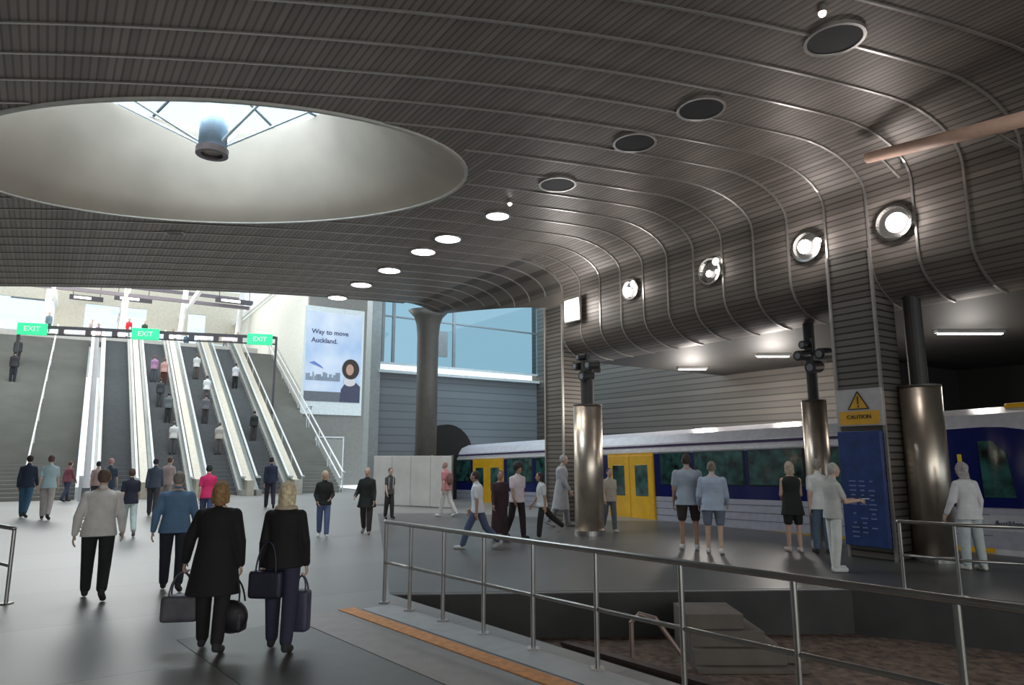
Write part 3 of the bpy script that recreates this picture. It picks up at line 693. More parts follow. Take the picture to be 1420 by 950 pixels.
# ================================================================== LAMPS
def downlight(px, py, lit, label, group, dia=.78, power=60):
    p = atz(px, py, HC-.0); t = thing('ceiling_light', label, 'light', p, 0, group)
    bm = BM(); n_ = 32
    a = ring(bm, Vector((0, 0, 0)), Vector((1, 0, 0)), Vector((0, 1, 0)), dia/2+.03, dia/2+.03, n_); b = ring(bm, Vector((0, 0, -.05)), Vector((1, 0, 0)), Vector((0, 1, 0)), dia/2+.03, dia/2+.03, n_)
    c = ring(bm, Vector((0, 0, -.05)), Vector((1, 0, 0)), Vector((0, 1, 0)), dia/2-.015, dia/2-.02, n_); d = ring(bm, Vector((0, 0, -.008)), Vector((1, 0, 0)), Vector((0, 1, 0)), dia/2-.03, dia/2-.03, n_)
    bridge(bm, a, b); bridge(bm, b, c); bridge(bm, c, d); obj('trim_ring', bm, rib_m, t)
    bm = BM(); tube(bm, [(0, 0, -.004), (0, 0, -.036)], dia/2-.022, 32); obj('lens' if lit else 'shade_disc', bm, lamp_on if lit else mat('recess_shade', (.008, .008, .008), .6), t)  # when unlit, a solid black disc paints the shade of a recess
    if lit:
        l = bpy.data.lights.new('lamp', 'SPOT'); l.energy = power; l.spot_size = R_(150); l.spot_blend = .8; l.shadow_soft_size = .3; l.color = (1, .95, .9)
        lo = bpy.data.objects.new('lamp', l); COL.objects.link(lo); lo.parent = t; lo.location = (0, 0, -.12)
    return t
ordn = ['nearest', 'second', 'third', 'fourth', 'fifth']
for i, (x, y) in enumerate(((1157, 52), (972, 149), (880, 196), (773, 254))): downlight(x, y, False, 'round unlit ceiling downlight, %s from the top right of the photo' % ['first', 'second', 'third', 'fourth'][i], 'unlit downlights')
for i, (x, y) in enumerate(((690, 298), (621, 330), (587, 348), (540, 374), (501, 394), (468, 412))): downlight(x, y, True, 'round lit ceiling downlight, %s of the glowing row' % ['nearest', 'second', 'third', 'fourth', 'fifth', 'farthest'][i], 'lit downlights', .72 if i else .6, 130)
for i, (x, y) in enumerate(((1140, 14), (707, 280))):
    t = thing('spot_lamp', ['tiny bright spot lamp near the top edge above the first unlit downlight', 'tiny bright spot lamp just behind the nearest lit downlight'][i], 'light', atz(x, y, HC-.05))
    bm = BM(); tube(bm, [(0, 0, .05), (0, 0, -.04)], .06, 12); obj('housing', bm, rib_m, t); bm = BM(); ball(bm, (0, 0, -.05), .05, seg=10); obj('bulb', bm, lamp_on, t)
vt = thing('ceiling_vent', 'small pale vent in the ceiling between the skylight and the escalators', 'vent', atz(243, 323, HC-.02))
bm = BM(); box(bm, (0, 0, 0), (.5, .25, .05), bevel=.01); obj('vent_frame', bm, rib_m, vt); bm = BM(); box(bm, (0, 0, -.027), (.4, .17, .01)); obj('vent_grille', bm, black, vt)
# round wall lamps on the bulkhead
def porthole(px, py, dia, label, power, bulbs):
    p = atu(px, py, 12.97); t = fthing('wall_light', label, 'light', p)
    bm = BM(); n_ = 32; X = Vector((1, 0, 0)); Z = Vector((0, 0, 1)); r = dia/2
    a = ring(bm, Vector((0, .03, 0)), X, Z, r, r, n_); b = ring(bm, Vector((0, -.08, 0)), X, Z, r, r, n_); c = ring(bm, Vector((0, -.08, 0)), X, Z, r-.05, r-.05, n_); d = ring(bm, Vector((0, .0, 0)), X, Z, r-.07, r-.07, n_)
    bridge(bm, a, b); bridge(bm, b, c); bridge(bm, c, d); obj('rim', bm, mat('chrome', (.75, .73, .7), .15, 1), t)
    bm = BM(); tube(bm, [(0, .01, 0), (0, -.0, 0)], r-.06, 32); obj('reflector', bm, mat('reflector_dark', (.09, .085, .08), .25, .8), t)
    for x, z, br in bulbs:
        bm = BM(); ball(bm, (x, -.06, z), br, (1, .5, 1), 16); obj('bulb', bm, lamp_on, t)
    l = bpy.data.lights.new('lamp', 'POINT'); l.energy = power; l.shadow_soft_size = .15; l.color = (1, .96, .95)
    lo = bpy.data.objects.new('lamp', l); COL.objects.link(lo); lo.parent = t; lo.location = (0, -.4, 0)
porthole(1240, 309, .72, 'round chrome wall light glowing brightly right of the slatted column', 40, [(.06, -.02, .19)])
porthole(1120, 342, .68, 'round chrome wall light with two bulbs left of the slatted column', 28, [(-.04, 0, .15), (.26, .03, .09)])
porthole(986, 377, .66, 'small round chrome wall light, third from the right on the bulkhead', 8, [(-.02, -.05, .08), (.2, .2, .09), (.22, -.05, .05)])
porthole(876, 402, .6, 'small round chrome wall light, fourth from the right on the bulkhead', 14, [(-.08, -.05, .13), (.12, .14, .1), (.2, 0, .06)])
p = atu(793, 430, 12.8); t = fthing('flood_light', 'bright square flood light above the far slatted column', 'light', p)
bm = BM(); box(bm, (0, .04, 0), (.74, .10, .74), bevel=.02); obj('housing', bm, rib_m, t); bm = BM(); box(bm, (0, -.02, 0), (.62, .03, .64), bevel=.01); obj('lens', bm, lamp_on, t)
l = bpy.data.lights.new('lamp', 'POINT'); l.energy = 60; l.shadow_soft_size = .3; lo = bpy.data.objects.new('lamp', l); COL.objects.link(lo); lo.parent = t; lo.location = (0, -.5, 0)
# soffit strip lights
for i, (px, py, u, lg) in enumerate(((960, 511, 16.0, .9), (1072, 493, 15.6, .9), (1345, 461, 15.4, 1.5))):
    r = ray(px, py); q = atz(px, py, 4.78); t = thing('strip_light', ['fluorescent strip under the low ceiling, left of three', 'fluorescent strip under the low ceiling, middle of three', 'fluorescent strip under the low ceiling, right of three near the tunnel'][i], 'light', q, 0)
    bm = BM(); box(bm, (0, 0, .02), (lg+.1, .16, .08), bevel=.01); obj('housing', bm, rail_m, t); bm = BM(); box(bm, (0, 0, -.035), (lg, .1, .03)); obj('tube', bm, lamp_soft, t)
    l = bpy.data.lights.new('lamp', 'POINT'); l.energy = 210 if i < 2 else 80; l.shadow_soft_size = .3; l.color = (1, .93, .86); lo = bpy.data.objects.new('lamp', l); COL.objects.link(lo); lo.parent = t; lo.location = (0, 0, -.9)
# long brown tube high on the right
b0 = atu(1203, 219, 12.2); b1 = atu(1440, 160, 11.6)
t = thing('light_tube', 'long coppery tube jutting from the bulkhead at the upper right', 'tube', b0)
bm = BM(); tube(bm, [Vector((0, 0, 0)), b1-b0], .10, 20, .12); obj('tube', bm, mat('copper_tube', (.78, .50, .38), .5, .0), t, True)
bm = BM(); mid = (b1-b0)*.08; tube(bm, [mid, mid+cR*.7+Vector((0, 0, -.25))], .03, 8); obj('bracket', bm, rib_m, t); bm = BM(); mid2 = (b1-b0)*.75; tube(bm, [mid2, mid2+cR*1.2+Vector((0, 0, .0))], .03, 8); obj('bracket', bm, rib_m, t)
# ================================================================== SKYLIGHT
sk = thing('window_1', 'large oval skylight with a flared concrete cone and radial glazing bars', 'window'); sk['kind'] = 'structure'
TC = Vector((-6.6, 13.6, 0)); TA, TB, TZ = 2.75, 2.2, 9.9
bm = BM(); rows = []
for j in range(9):
    f = j/8; e = f**.8; c = OC.lerp(TC, f)
    rows.append([bm.verts.new(Vector((p.x, p.y, HC-.02+(TZ-HC)*(f**1.15)))) for p in oval(OA+(TA-OA)*e, OB+(TB-OB)*e, 72, c)])
for a, b in zip(rows, rows[1:]): bridge(bm, a, b)
obj('cone', bm, concrete, sk, True)
bm = BM(); pts = oval(OA, OB); pts2 = oval(OA+.07, OB+.07); n_ = 72
a = [bm.verts.new((p.x, p.y, HC)) for p in pts]; b = [bm.verts.new((p.x, p.y, HC-.05)) for p in pts]; c = [bm.verts.new((p.x, p.y, HC-.05)) for p in pts2]; d = [bm.verts.new((p.x, p.y, HC)) for p in pts2]
bridge(bm, a, b); bridge(bm, b, c); bridge(bm, c, d); obj('rim', bm, mat('rim_pale', (.55, .53, .48), .5), sk)
bm = BM(); rv = [bm.verts.new((p.x, p.y, TZ+.02)) for p in oval(TA, TB, 72, TC)]; cv = bm.verts.new((TC.x, TC.y, TZ+.5))
for i in range(72): bm.faces.new((rv[i], rv[(i+1) % 72], cv))
obj('glazing', bm, glass('sky_glass', (.88, .96, .98), .05), sk)
for i in range(12):
    t_ = 2*math.pi*(i+.5)/12; bm = BM(); q = TC+Vector((TA*math.cos(t_), TB*math.sin(t_), TZ)); tube(bm, [q, TC+Vector((0, 0, TZ+.45))], .035, 6); obj('glazing_bar', bm, mat('bar_grey', (.12, .15, .16), .5), sk)
bm = BM(); pp = [Vector((p.x, p.y, TZ+.22)) for p in oval(TA*.55, TB*.55, 36, TC)]; tube(bm, pp+[pp[0]], .025, 6, cap=False); obj('ring_bar', bm, MATS['bar_grey'], sk)
# hanging drum lamp in the skylight
hp = aty(294, 212, 13.0)
hl = thing('hanging_drum', 'pale blue cylindrical drum lamp hanging in the middle of the skylight', 'lamp', hp)
bm = BM(); tube(bm, [(0, 0, .05), (0, 0, .95)], .27, 28); o = obj('drum', bm, mat('drum_blue', (.30, .42, .55), .4), hl)
for f in o.data.polygons: f.use_smooth = len(f.vertices) == 4
bm = BM(); n_ = 28; X = Vector((1, 0, 0)); Y = Vector((0, 1, 0))
a = ring(bm, Vector((0, 0, .08)), X, Y, .31, .31, n_); b = ring(bm, Vector((0, 0, -.05)), X, Y, .31, .31, n_); c = ring(bm, Vector((0, 0, -.05)), X, Y, .21, .21, n_); d = ring(bm, Vector((0, 0, .06)), X, Y, .21, .21, n_)
bridge(bm, a, b); bridge(bm, b, c); bridge(bm, c, d); bridge(bm, d, a); obj('bottom_ring', bm, mat('ring_mauve', (.16, .13, .14), .4, .4), hl)
bm = BM(); tube(bm, [(0, 0, .02), (0, 0, .045)], .19, 20); obj('lens', bm, mat('drum_lens', (.5, .42, .34), .3), hl)
for t_ in (R_(155), R_(25), R_(90), R_(205), R_(335)):
    bm = BM(); tube(bm, [Vector((.25*math.cos(t_), .25*math.sin(t_), .2)), TC+Vector((TA*.96*math.cos(t_), TB*.96*math.sin(t_), TZ-.05))-hp], .03, 6); obj('strut', bm, mat('strut_blue', (.5, .6, .68), .4), hl)

# ================================================================== PEOPLE
SKIN = {'light': (.55, .36, .27), 'mid': (.36, .21, .145), 'dark': (.13, .07, .05)}
def cloth(name, c): return mat('cloth_'+name, c, .85, 0, .08, 9, .3)
TMPS = bpy.data.scenes.new('remesh_work')
def remeshed(name, bm, vox, m, parent, smooth_it=2, mats=None, assign=None):
    me = bpy.data.meshes.new(name); bm.to_mesh(me); bm.free()
    t = bpy.data.objects.new('tmp', me); TMPS.collection.objects.link(t)
    md = t.modifiers.new('r', 'REMESH'); md.mode = 'VOXEL'; md.voxel_size = vox
    sm_ = t.modifiers.new('s', 'SMOOTH'); sm_.factor = .5; sm_.iterations = smooth_it
    vl = TMPS.view_layers[0]; vl.update(); dg = vl.depsgraph; me2 = bpy.data.meshes.new_from_object(t.evaluated_get(dg))
    bpy.data.objects.remove(t); bpy.data.meshes.remove(me)
    me2.name = name; me2.materials.clear()
    for q in (mats or [m]): me2.materials.append(q)
    me2.polygons.foreach_set('material_index', [0]*len(me2.polygons))
    me2.shade_smooth()
    if assign:
        for p in me2.polygons: p.material_index = assign(p.center)
    o = bpy.data.objects.new(name, me2); COL.objects.link(o); o.parent = parent; return o
def rot2(a): # swing angle a forward (towards +Y) from straight down
    return Vector((0, math.sin(a), -math.cos(a)))
def person(label, px=None, feet=None, head=None, loc=None, height=None, hd=0, lean=3, legs=((12, 5), (-14, 18)), arms=((-12, 6, 12), (14, 6, 18)),
           skin='light', hair=('short', (.05, .035, .025)), top=('shirt', (.5, .5, .5), 'short'), bottom=('trousers', (.03, .03, .04)), shoe=(.03, .03, .03),
           build=1.0, vox=.015, group=None, cloth_top=None, yoff=0, curl=25, headturn=0, extras=()):
    if loc is None: loc = atz(px, feet)
    if height is None:
        r = ray(px, head); height = CAMZ + r.z/math.hypot(r.x, r.y)*math.hypot(loc.x, loc.y)
        height = max(1.52, min(1.93, height))
    S = height/1.75
    root = thing('person', label, 'person', loc, -R_(hd), group); root.scale = (S, S, S)
    B = build
    # --- legs
    hipz = .92; J = {}
    low = 9
    for i, sx in enumerate((-1, 1)):
        th, kn = legs[i]; hip = Vector((.092*sx*B, 0, 0)); knee = hip+rot2(R_(th))*.43+Vector((.004*sx, 0, 0)); ank = knee+rot2(R_(th-kn))*.42
        J['hip', i], J['knee', i], J['ank', i] = hip, knee, ank
        fdir = R_(max(-40, (th-kn)*.9 if (th-kn) < -12 else 0)); J['fd', i] = fdir
        toe = ank+Vector((.02*sx, .15*math.cos(fdir)+.07*math.sin(-fdir)*0, -.055+.15*math.sin(fdir)))
        heel = ank+Vector((0, -.045, -.055)); J['toe', i] = toe; J['heel', i] = heel
        low = min(low, toe.z-.03, heel.z-.03)
    up = Vector((0, 0, -low))
    for k_ in list(J):
        if k_[0] != 'fd': J[k_] = J[k_]+up
    hz_ = up.z; T = Matrix.Translation((0, 0, hz_)) @ Matrix.Rotation(-R_(lean), 4, 'X')
    def tp(x, y, z): return T @ Vector((x, y, z))
    # --- arms
    for i, sx in enumerate((-1, 1)):
        sw, ab, fl = arms[i][:3]; inw = arms[i][3] if len(arms[i]) > 3 else 0
        sh = tp(.158*sx*B, -.005, .462); d = rot2(R_(sw)); d = (d+Vector((sx*math.tan(R_(ab)), 0, 0))).normalized()
        el = sh+d*.29; d2 = rot2(R_(sw+fl)); d2 = (d2+Vector((sx*(math.tan(R_(ab))*.4-math.tan(R_(inw))), 0, 0))).normalized(); wr = el+d2*.25
        J['sh', i], J['el', i], J['wr', i], J['hdn', i] = sh, el, wr, d2
    # --- body mesh
    bm = BM()
    def torso(bm, secs, grow=0):
        b2 = BM(); loft(b2, [((0, y, z), rx*B+grow, ry*B+grow) for z, rx, ry, y in secs], 22)
        bmesh.ops.transform(b2, matrix=T, verts=b2.verts); me = bpy.data.meshes.new('t'); b2.to_mesh(me); b2.free(); bm.from_mesh(me); bpy.data.meshes.remove(me)
    TOR = [(-.10, .10, .085, 0), (-.04, .155, .11, -.005), (.04, .165, .115, -.008), (.13, .15, .105, 0), (.22, .14, .10, .005), (.34, .158, .115, 0), (.42, .168, .112, -.008), (.47, .16, .095, -.012), (.51, .125, .078, -.01), (.54, .085, .062, -.004), (.575, .052, .05, 0)]
    torso(bm, TOR)
    ht = Matrix.Rotation(-R_(headturn), 3, 'Z')
    nk = tp(0, .0, .55); hc = tp(0, .035, .715)
    capsule(bm, nk, .056, tp(0, .02, .64), .05)
    ball(bm, hc, 1, (.076, .094, .112), 22)
    ball(bm, hc+ht@Vector((0, .03, -.05)), 1, (.055, .062, .07), 16)
    ball(bm, hc+ht@Vector((0, .062, -.088)), .022, seg=10)
    capsule(bm, hc+ht@Vector((0, .088, .005)), .009, hc+ht@Vector((0, .107, -.028)), .014, 8)
    for sx in (-1, 1): ball(bm, hc+ht@Vector((.077*sx, -.005, -.01)), 1, (.012, .022, .033), 10)
    for sx in (-1, 1): ball(bm, hc+ht@Vector((.03*sx, .078, .012)), .014, seg=8)
    capsule(bm, hc+ht@Vector((-.018, .088, -.052)), .009, hc+ht@Vector((.018, .088, -.052)), .009, 8)
    for i in (0, 1):
        capsule(bm, J['hip', i], .088*B, J['knee', i], .055, 14); capsule(bm, J['knee', i], .054, J['ank', i], .036, 12)
        calf = J['knee', i].lerp(J['ank', i], .3)+Vector((0, -.008, 0)); ball(bm, calf, .045, (1, 1, 1.8), 12)
        capsule(bm, J['ank', i], .036, J['heel', i]+Vector((0, 0, .02)), .03, 10); capsule(bm, J['heel', i]+Vector((0, .02, .02)), .03, J['toe', i], .026, 10)
        capsule(bm, J['sh', i], .048*B, J['el', i], .038*B, 12); capsule(bm, J['el', i], .040, J['wr', i], .026, 12)
        # hand
        sx = (-1, 1)[i]; hd_ = J['hdn', i]; wr = J['wr', i]
        px_ = Vector((0, 1, 0)) - hd_*hd_.y
        px_ = px_.normalized(); pn = hd_.cross(px_).normalized()*(-sx if True else 1)  # palm normal towards body
        if pn.x*sx > 0: pn = -pn
        for off in (-.024, -.008, .008, .024): capsule(bm, wr+hd_*.01+px_*off*.7, .016, wr+hd_*.085+px_*off, .0135, 8)
        hl_ = (.062, .078, .082, .07)
        for q, off in enumerate((-.029, -.0095, .0105, .030)):
            cu = R_(curl+ (6 if q == 0 else 0)); a_ = wr+hd_*.092+px_*off; L_ = hl_[q]
            dd1 = (hd_*math.cos(cu*.6)+pn*math.sin(cu*.6)); dd2 = (hd_*math.cos(cu*1.7)+pn*math.sin(cu*1.7))
            m1 = a_+dd1*L_*.5; capsule(bm, a_, .0098, m1, .0092, 8); capsule(bm, m1, .0092, m1+dd2*L_*.48, .0082, 8)
        th0 = wr+hd_*.03+px_*.03; th1 = th0+(px_*.72+hd_*.6+pn*.25).normalized()*.04; capsule(bm, th0, .0125, th1, .0115, 8); capsule(bm, th1, .0115, th1+(hd_*.9+pn*.35).normalized()*.032, .009, 8)
    sk_m = mat('skin_'+skin, SKIN[skin], .5, 0, .06, 10)
    eyes = [hc+ht@Vector((.03*sx, .09, .012)) for sx in (-1, 1)]; mouth = hc+ht@Vector((0, .093, -.052))
    eye_m = mat('eye_dark', (.03, .02, .018), .2); lip_m = mat('lip', (.38, .13, .11), .5)
    def asg(c):
        for e in eyes:
            if (c-e).length < .011: return 1
        q = c-mouth
        return 2 if abs(q.x) < .024 and abs(q.z) < .008 and abs(q.y) < .03 else 0
    body = remeshed('body', bm, min(vox, .0085 if vox < .014 else .011 if vox < .02 else .02), None, root, 1, [sk_m, eye_m, lip_m], asg)
    # --- clothing
    def mk(name, fill, c, nm, v=vox, it=3):
        bm = BM(); fill(bm); return remeshed(name, bm, v, cloth(nm, c), root, it)
    def nmof(c): return '%02d_%02d_%02d' % tuple(int(99*x) for x in c)
    kind, tc_, slv = top[:3]
    g = .022
    def fill_top(bm):
        if kind in ('coat', 'dress', 'longshirt'):
            hem = {'coat': -.40, 'dress': -.36, 'longshirt': -.12}[kind]
            if len(top) > 3: hem = top[3]
            fl = {'coat': .05, 'dress': .035, 'longshirt': .01}[kind]
            secs = [(hem, .175+fl, .135+fl, 0), (hem*.5-.02, .17+fl*.6, .13+fl*.5, 0)]+[s for s in TOR if s[0] > -.02]
        elif kind == 'vest': secs = [(-.04, .16, .115, 0)]+[s for s in TOR if 0 < s[0] < .46]
        else:
            secs = [(-.085, .182, .135, 0), (-.03, .178, .13, 0)]+[s for s in TOR if s[0] > -.02]
        secs = [s for s in secs if s[0] < .55]
        torso(bm, secs, g if kind != 'coat' else g+.018)
        ga = .015 if kind != 'coat' else .022
        for i in (0, 1):
            sh, el, wr = J['sh', i], J['el', i], J['wr', i]
            if slv == 'none': continue
            if slv == 'short': capsule(bm, sh, .048*B+ga, sh.lerp(el, .68), .045*B+ga, 12)
            else:
                capsule(bm, sh, .048*B+ga, el, .040*B+ga, 12); capsule(bm, el, .042*B+ga, el.lerp(wr, .93), .03+ga*.8, 12)
        if kind in ('shirt', 'jacket', 'coat', 'longshirt') and slv != 'none':
            a = tp(0, .0, .54); capsule(bm, a, .07, a+Vector((0, .005, .03)), .06, 14)
    nmn = {'shirt': 'shirt', 'jacket': 'jacket', 'coat': 'coat', 'dress': 'dress', 'vest': 'vest_top', 'longshirt': 'shirt'}[kind]
    mk(nmn, fill_top, tc_, nmof(tc_))
    bk, bc = bottom[0], bottom[1]
    def fill_bot(bm):
        torso(bm, [(-.10, .12, .10, 0), (-.05, .155, .115, -.005), (.03, .165, .118, -.008), (.10, .158, .11, 0)], .010)
        for i in (0, 1):
            h, k_, a = J['hip', i], J['knee', i], J['ank', i]
            if bk == 'trousers':
                capsule(bm, h, .088*B+.008, k_, .083, 14); capsule(bm, k_, .083, k_.lerp(a, .93), .066, 14)
            elif bk == 'shorts': capsule(bm, h, .088*B+.018, h.lerp(k_, .8), .085, 14)
        if bk == 'skirt':
            loft(bm, [((0, 0, hz_-.34), .2, .16), ((0, 0, hz_-.1), .19, .15), ((0, 0, hz_+.06), .17, .13)], 22)
    if bk != 'none': mk({'trousers': 'trousers', 'shorts': 'shorts', 'skirt': 'skirt'}[bk], fill_bot, bc, nmof(bc))
    for i in (0, 1):
        def fill_shoe(bm):
            he, to = J['heel', i], J['toe', i]
            capsule(bm, he+Vector((0, .01, .018)), .042, to+Vector((0, .014, .014)), .042, 12); capsule(bm, he+Vector((0, .02, .04)), .044, J['ank', i]+Vector((0, .0, -.005)), .044, 12)
        mk('shoe', fill_shoe, shoe, nmof(shoe), min(vox, .012), 2)
    hk, hcx = hair[0], hair[1]
    if hk != 'none':
        def fill_hair(bm):
            o = hc+ht@Vector((0, -.018, .016))
            if hk == 'afro': ball(bm, o+Vector((0, -.01, .03)), 1, (.13, .125, .13), 20)
            else: ball(bm, o, 1, (.086, .094, .112), 20)
            if hk in ('bob', 'long'):
                for sx in (-1, 1): capsule(bm, o+ht@Vector((.062*sx, -.005, .0)), .032, o+ht@Vector((.07*sx, -.015, -.12)), .03, 12)
                capsule(bm, o+ht@Vector((0, -.05, .02)), .07, o+ht@Vector((0, -.045, -.13)), .06, 14)
            if hk == 'long':
                capsule(bm, o+ht@Vector((0, -.045, -.1)), .07, o+ht@Vector((0, -.075, -.27)), .055, 14)
                for sx in (-1, 1): capsule(bm, o+ht@Vector((.055*sx, -.03, -.1)), .04, o+ht@Vector((.06*sx, -.06, -.24)), .03, 12)
            if hk == 'bun': ball(bm, o+ht@Vector((0, -.085, .05)), .045, seg=12)
            if hk == 'cap': capsule(bm, o+ht@Vector((0, .07, .035)), .03, o+ht@Vector((0, .12, .025)), .02, 10)
        nh = mat('hair_'+nmof(hcx), hcx, .7, 0, .3, 30, .5)
        bm = BM(); fill_hair(bm)
        remeshed('cap' if hk == 'cap' else 'hair', bm, min(vox, .013), nh, root, 2)
    for e in extras:
        bm = BM(); e[2](bm, J, tp, hc); remeshed(e[0], bm, min(vox, .013), cloth(nmof(e[1]), e[1]), root, 2)
    return root, J, S
def bag(kind, label, world, size, col, rz=0, nm='handbag', drop=.28):
    """bag hanging from a hand at `world` (grip point)"""
    t = thing(nm, label, 'bag', world, rz); w_, d_, h_ = size
    m_ = mat('bag_%s_%d' % (nm, int(col[0]*999+col[2]*99)), col, .5, 0, .2, 8, .2)
    bm = BM(); zc = -drop-h_/2
    if kind == 'round': ball(bm, (0, 0, zc), 1, (w_/2, d_/2, h_/2), 24); box(bm, (0, 0, zc-h_*.12), (w_*.82, d_*.8, h_*.62), bevel=.03)
    else: 
        box(bm, (0, 0, zc), (w_, d_, h_), bevel=min(d_, h_)*.22)
    remeshed('bag_body', bm, .012, m_, t, 3)
    for sy in (-1, 1):
        bm = BM(); pts = []
        for i in range(13):
            a = math.pi*i/12; pts.append((w_*.3*math.cos(a), sy*d_*.3*(1-math.sin(a)*.85), -drop-.02+(drop+.01)*math.sin(a)))
        tube(bm, pts, .009, 8); obj('bag_handle', bm, m_, t)
    return t
def hand_world(root, J, i, S, d=.115):
    w = J['wr', i]+J['hdn', i]*d; return root.matrix_basis @ w
NEAR = .011
# ---- four large figures in front
person('man in a white shirt and dark trousers walking away, left foreground', 128, 832, 651, hd=-28, skin='light', hair=('short', (.10, .065, .045)), top=('shirt', (.62, .58, .54), 'long'), bottom=('trousers', (.014, .016, .014)), legs=((16, 4), (-8, 30)), arms=((-12, 16, 22), (10, 15, 14)), build=1.12, vox=NEAR)
r1, J1, S1 = person('man in a blue shirt and navy trousers walking away, left foreground', 236, 820, 656, hd=-22, skin='light', hair=('short', (.22, .19, .16)), top=('shirt', (.10, .18, .29), 'long'), bottom=('trousers', (.018, .02, .03)), legs=((12, 4), (-10, 20)), arms=((-10, 17, 18), (12, 15, 22)), build=1.17, vox=NEAR)
r2, J2, S2 = person('woman in a black knee-length coat with short auburn hair carrying two bags', 290, 905, 671, hd=-12, hair=('bob', (.27, .15, .06)), top=('coat', (.008, .007, .007), 'long', -.36), bottom=('trousers', (.012, .010, .010)), legs=((10, 3), (-7, 14)), arms=((12, 24, 4), (-4, 13, 8)), build=1.08, vox=NEAR, curl=75)
r3, J3, S3 = person('woman in a black jacket and jeans with long blonde hair carrying bags', 386, 905, 672, hd=-8, hair=('long', (.62, .50, .32)), top=('jacket', (.009, .008, .009), 'long'), bottom=('trousers', (.028, .028, .055)), legs=((9, 3), (-6, 12)), arms=((-2, 9, 10), (2, 11, 8)), build=1.02, vox=NEAR, curl=75,
     extras=[('collar', (.46, .38, .27), lambda bm, J, tp, hc: [capsule(bm, tp(.09*math.cos(a), .0-.075*math.sin(a), .54), .035, tp(.09*math.cos(a+.4), .0-.075*math.sin(a+.4), .54), .035, 10) for a in [i*.39 for i in range(8)]])])
bag('box', 'grey soft handbag in the left hand of the woman in the black coat', hand_world(r2, J2, 0, S2), (.36, .16, .26), (.075, .07, .08), R_(10), 'handbag', .22)
bag('round', 'round dark holdall in the right hand of the woman in the black coat', hand_world(r2, J2, 1, S2)+Vector((-.05, -.06, 0)), (.34, .2, .32), (.014, .011, .014), R_(-8), 'holdall', .22)
bag('box', 'dark navy shoulder bag at the left hip of the blonde woman in the foreground', hand_world(r3, J3, 0, S3)+Vector((.10, -.13, .36)), (.34, .13, .26), (.016, .014, .03), R_(-6), 'shoulder_bag', .28)
bag('box', 'slate blue shopping bag in the right hand of the blonde woman', hand_world(r3, J3, 1, S3)+Vector((-.05, 0, 0)), (.19, .14, .40), (.05, .05, .085), R_(-5), 'shopping_bag', .14)
MID = .016
# ---- middle distance, left to right
person('man in a navy jacket and blue jeans standing at the far left', 32, 718, 630, hd=-20, hair=('short', (.02, .015, .015)), top=('jacket', (.02, .028, .055), 'long'), bottom=('trousers', (.04, .10, .17)), vox=MID)
person('person in a pale teal shirt and beige trousers beside the navy jacketed man', 62, 721, 628, hd=-25, hair=('short', (.12, .06, .05)), top=('shirt', (.38, .50, .52), 'short'), bottom=('trousers', (.40, .36, .34)), vox=MID)
person('person in a maroon top and navy trousers near the foot of the broad stairs', 91, 696, 640, hd=15, hair=('short', (.12, .05, .04)), top=('shirt', (.22, .07, .09), 'long'), bottom=('trousers', (.04, .05, .09)), vox=MID)
person('dark-haired person in a pink top seen beyond the shoulder of the white-shirted man', 131, 706, 640, hd=-30, hair=('short', (.02, .02, .025)), top=('shirt', (.50, .36, .34), 'short'), bottom=('trousers', (.06, .07, .10)), vox=MID)
person('person with a pink cap and navy top just right of the white-shirted man', 147, 712, 636, hd=-20, hair=('cap', (.55, .28, .27)), top=('shirt', (.04, .055, .09), 'short'), bottom=('trousers', (.05, .08, .13)), vox=MID)
person('person in a navy T-shirt and pale green trousers walking between the two shirted men', 176, 744, 650, hd=-35, hair=('short', (.10, .05, .04)), top=('shirt', (.018, .02, .035), 'short'), bottom=('trousers', (.50, .58, .55)), shoe=(.2, .2, .2), legs=((14, 6), (-14, 24)), vox=MID)
person('person in a dark slate top left of the man in blue, near the second escalator', 210, 716, 636, hd=-20, hair=('short', (.03, .03, .05)), top=('shirt', (.07, .085, .12), 'long'), bottom=('trousers', (.05, .05, .06)), vox=MID)
person('brown-haired person in a pinkish top seen above the man in blue', 229, 709, 634, hd=10, hair=('short', (.14, .08, .06)), top=('shirt', (.45, .36, .34), 'short'), bottom=('trousers', (.3, .28, .26)), vox=MID)
person('person in a bright pink top and blue jeans behind the woman in the black coat', 284, 735, 645, hd=-20, hair=('short', (.02, .03, .03)), top=('shirt', (.70, .03, .14), 'short'), bottom=('trousers', (.06, .08, .16)), vox=MID)
person('person in a navy jacket at the foot of the fourth escalator', 373, 705, 634, hd=-25, hair=('short', (.03, .03, .035)), top=('jacket', (.025, .035, .07), 'long'), bottom=('trousers', (.03, .03, .05)), vox=MID)
person('blonde woman in a black top and jeans walking towards the camera, left of the rail', 447, 746, 654, hd=165, hair=('bob', (.60, .50, .33)), top=('jacket', (.012, .012, .014), 'long'), bottom=('trousers', (.10, .13, .25)), shoe=(.55, .55, .5), arms=((8, 14, 60, 20), (-6, 14, 50, 20)), legs=((12, 6), (-10, 14)), vox=MID)
person('man in a long dark jacket and brown trousers walking towards the camera', 507, 741, 649, hd=175, hair=('short', (.35, .30, .26)), top=('coat', (.012, .016, .012), 'long', -.22), bottom=('trousers', (.035, .028, .025)), shoe=(.2, .18, .16), arms=((8, 8, 20), (4, 18, 60)), vox=MID)
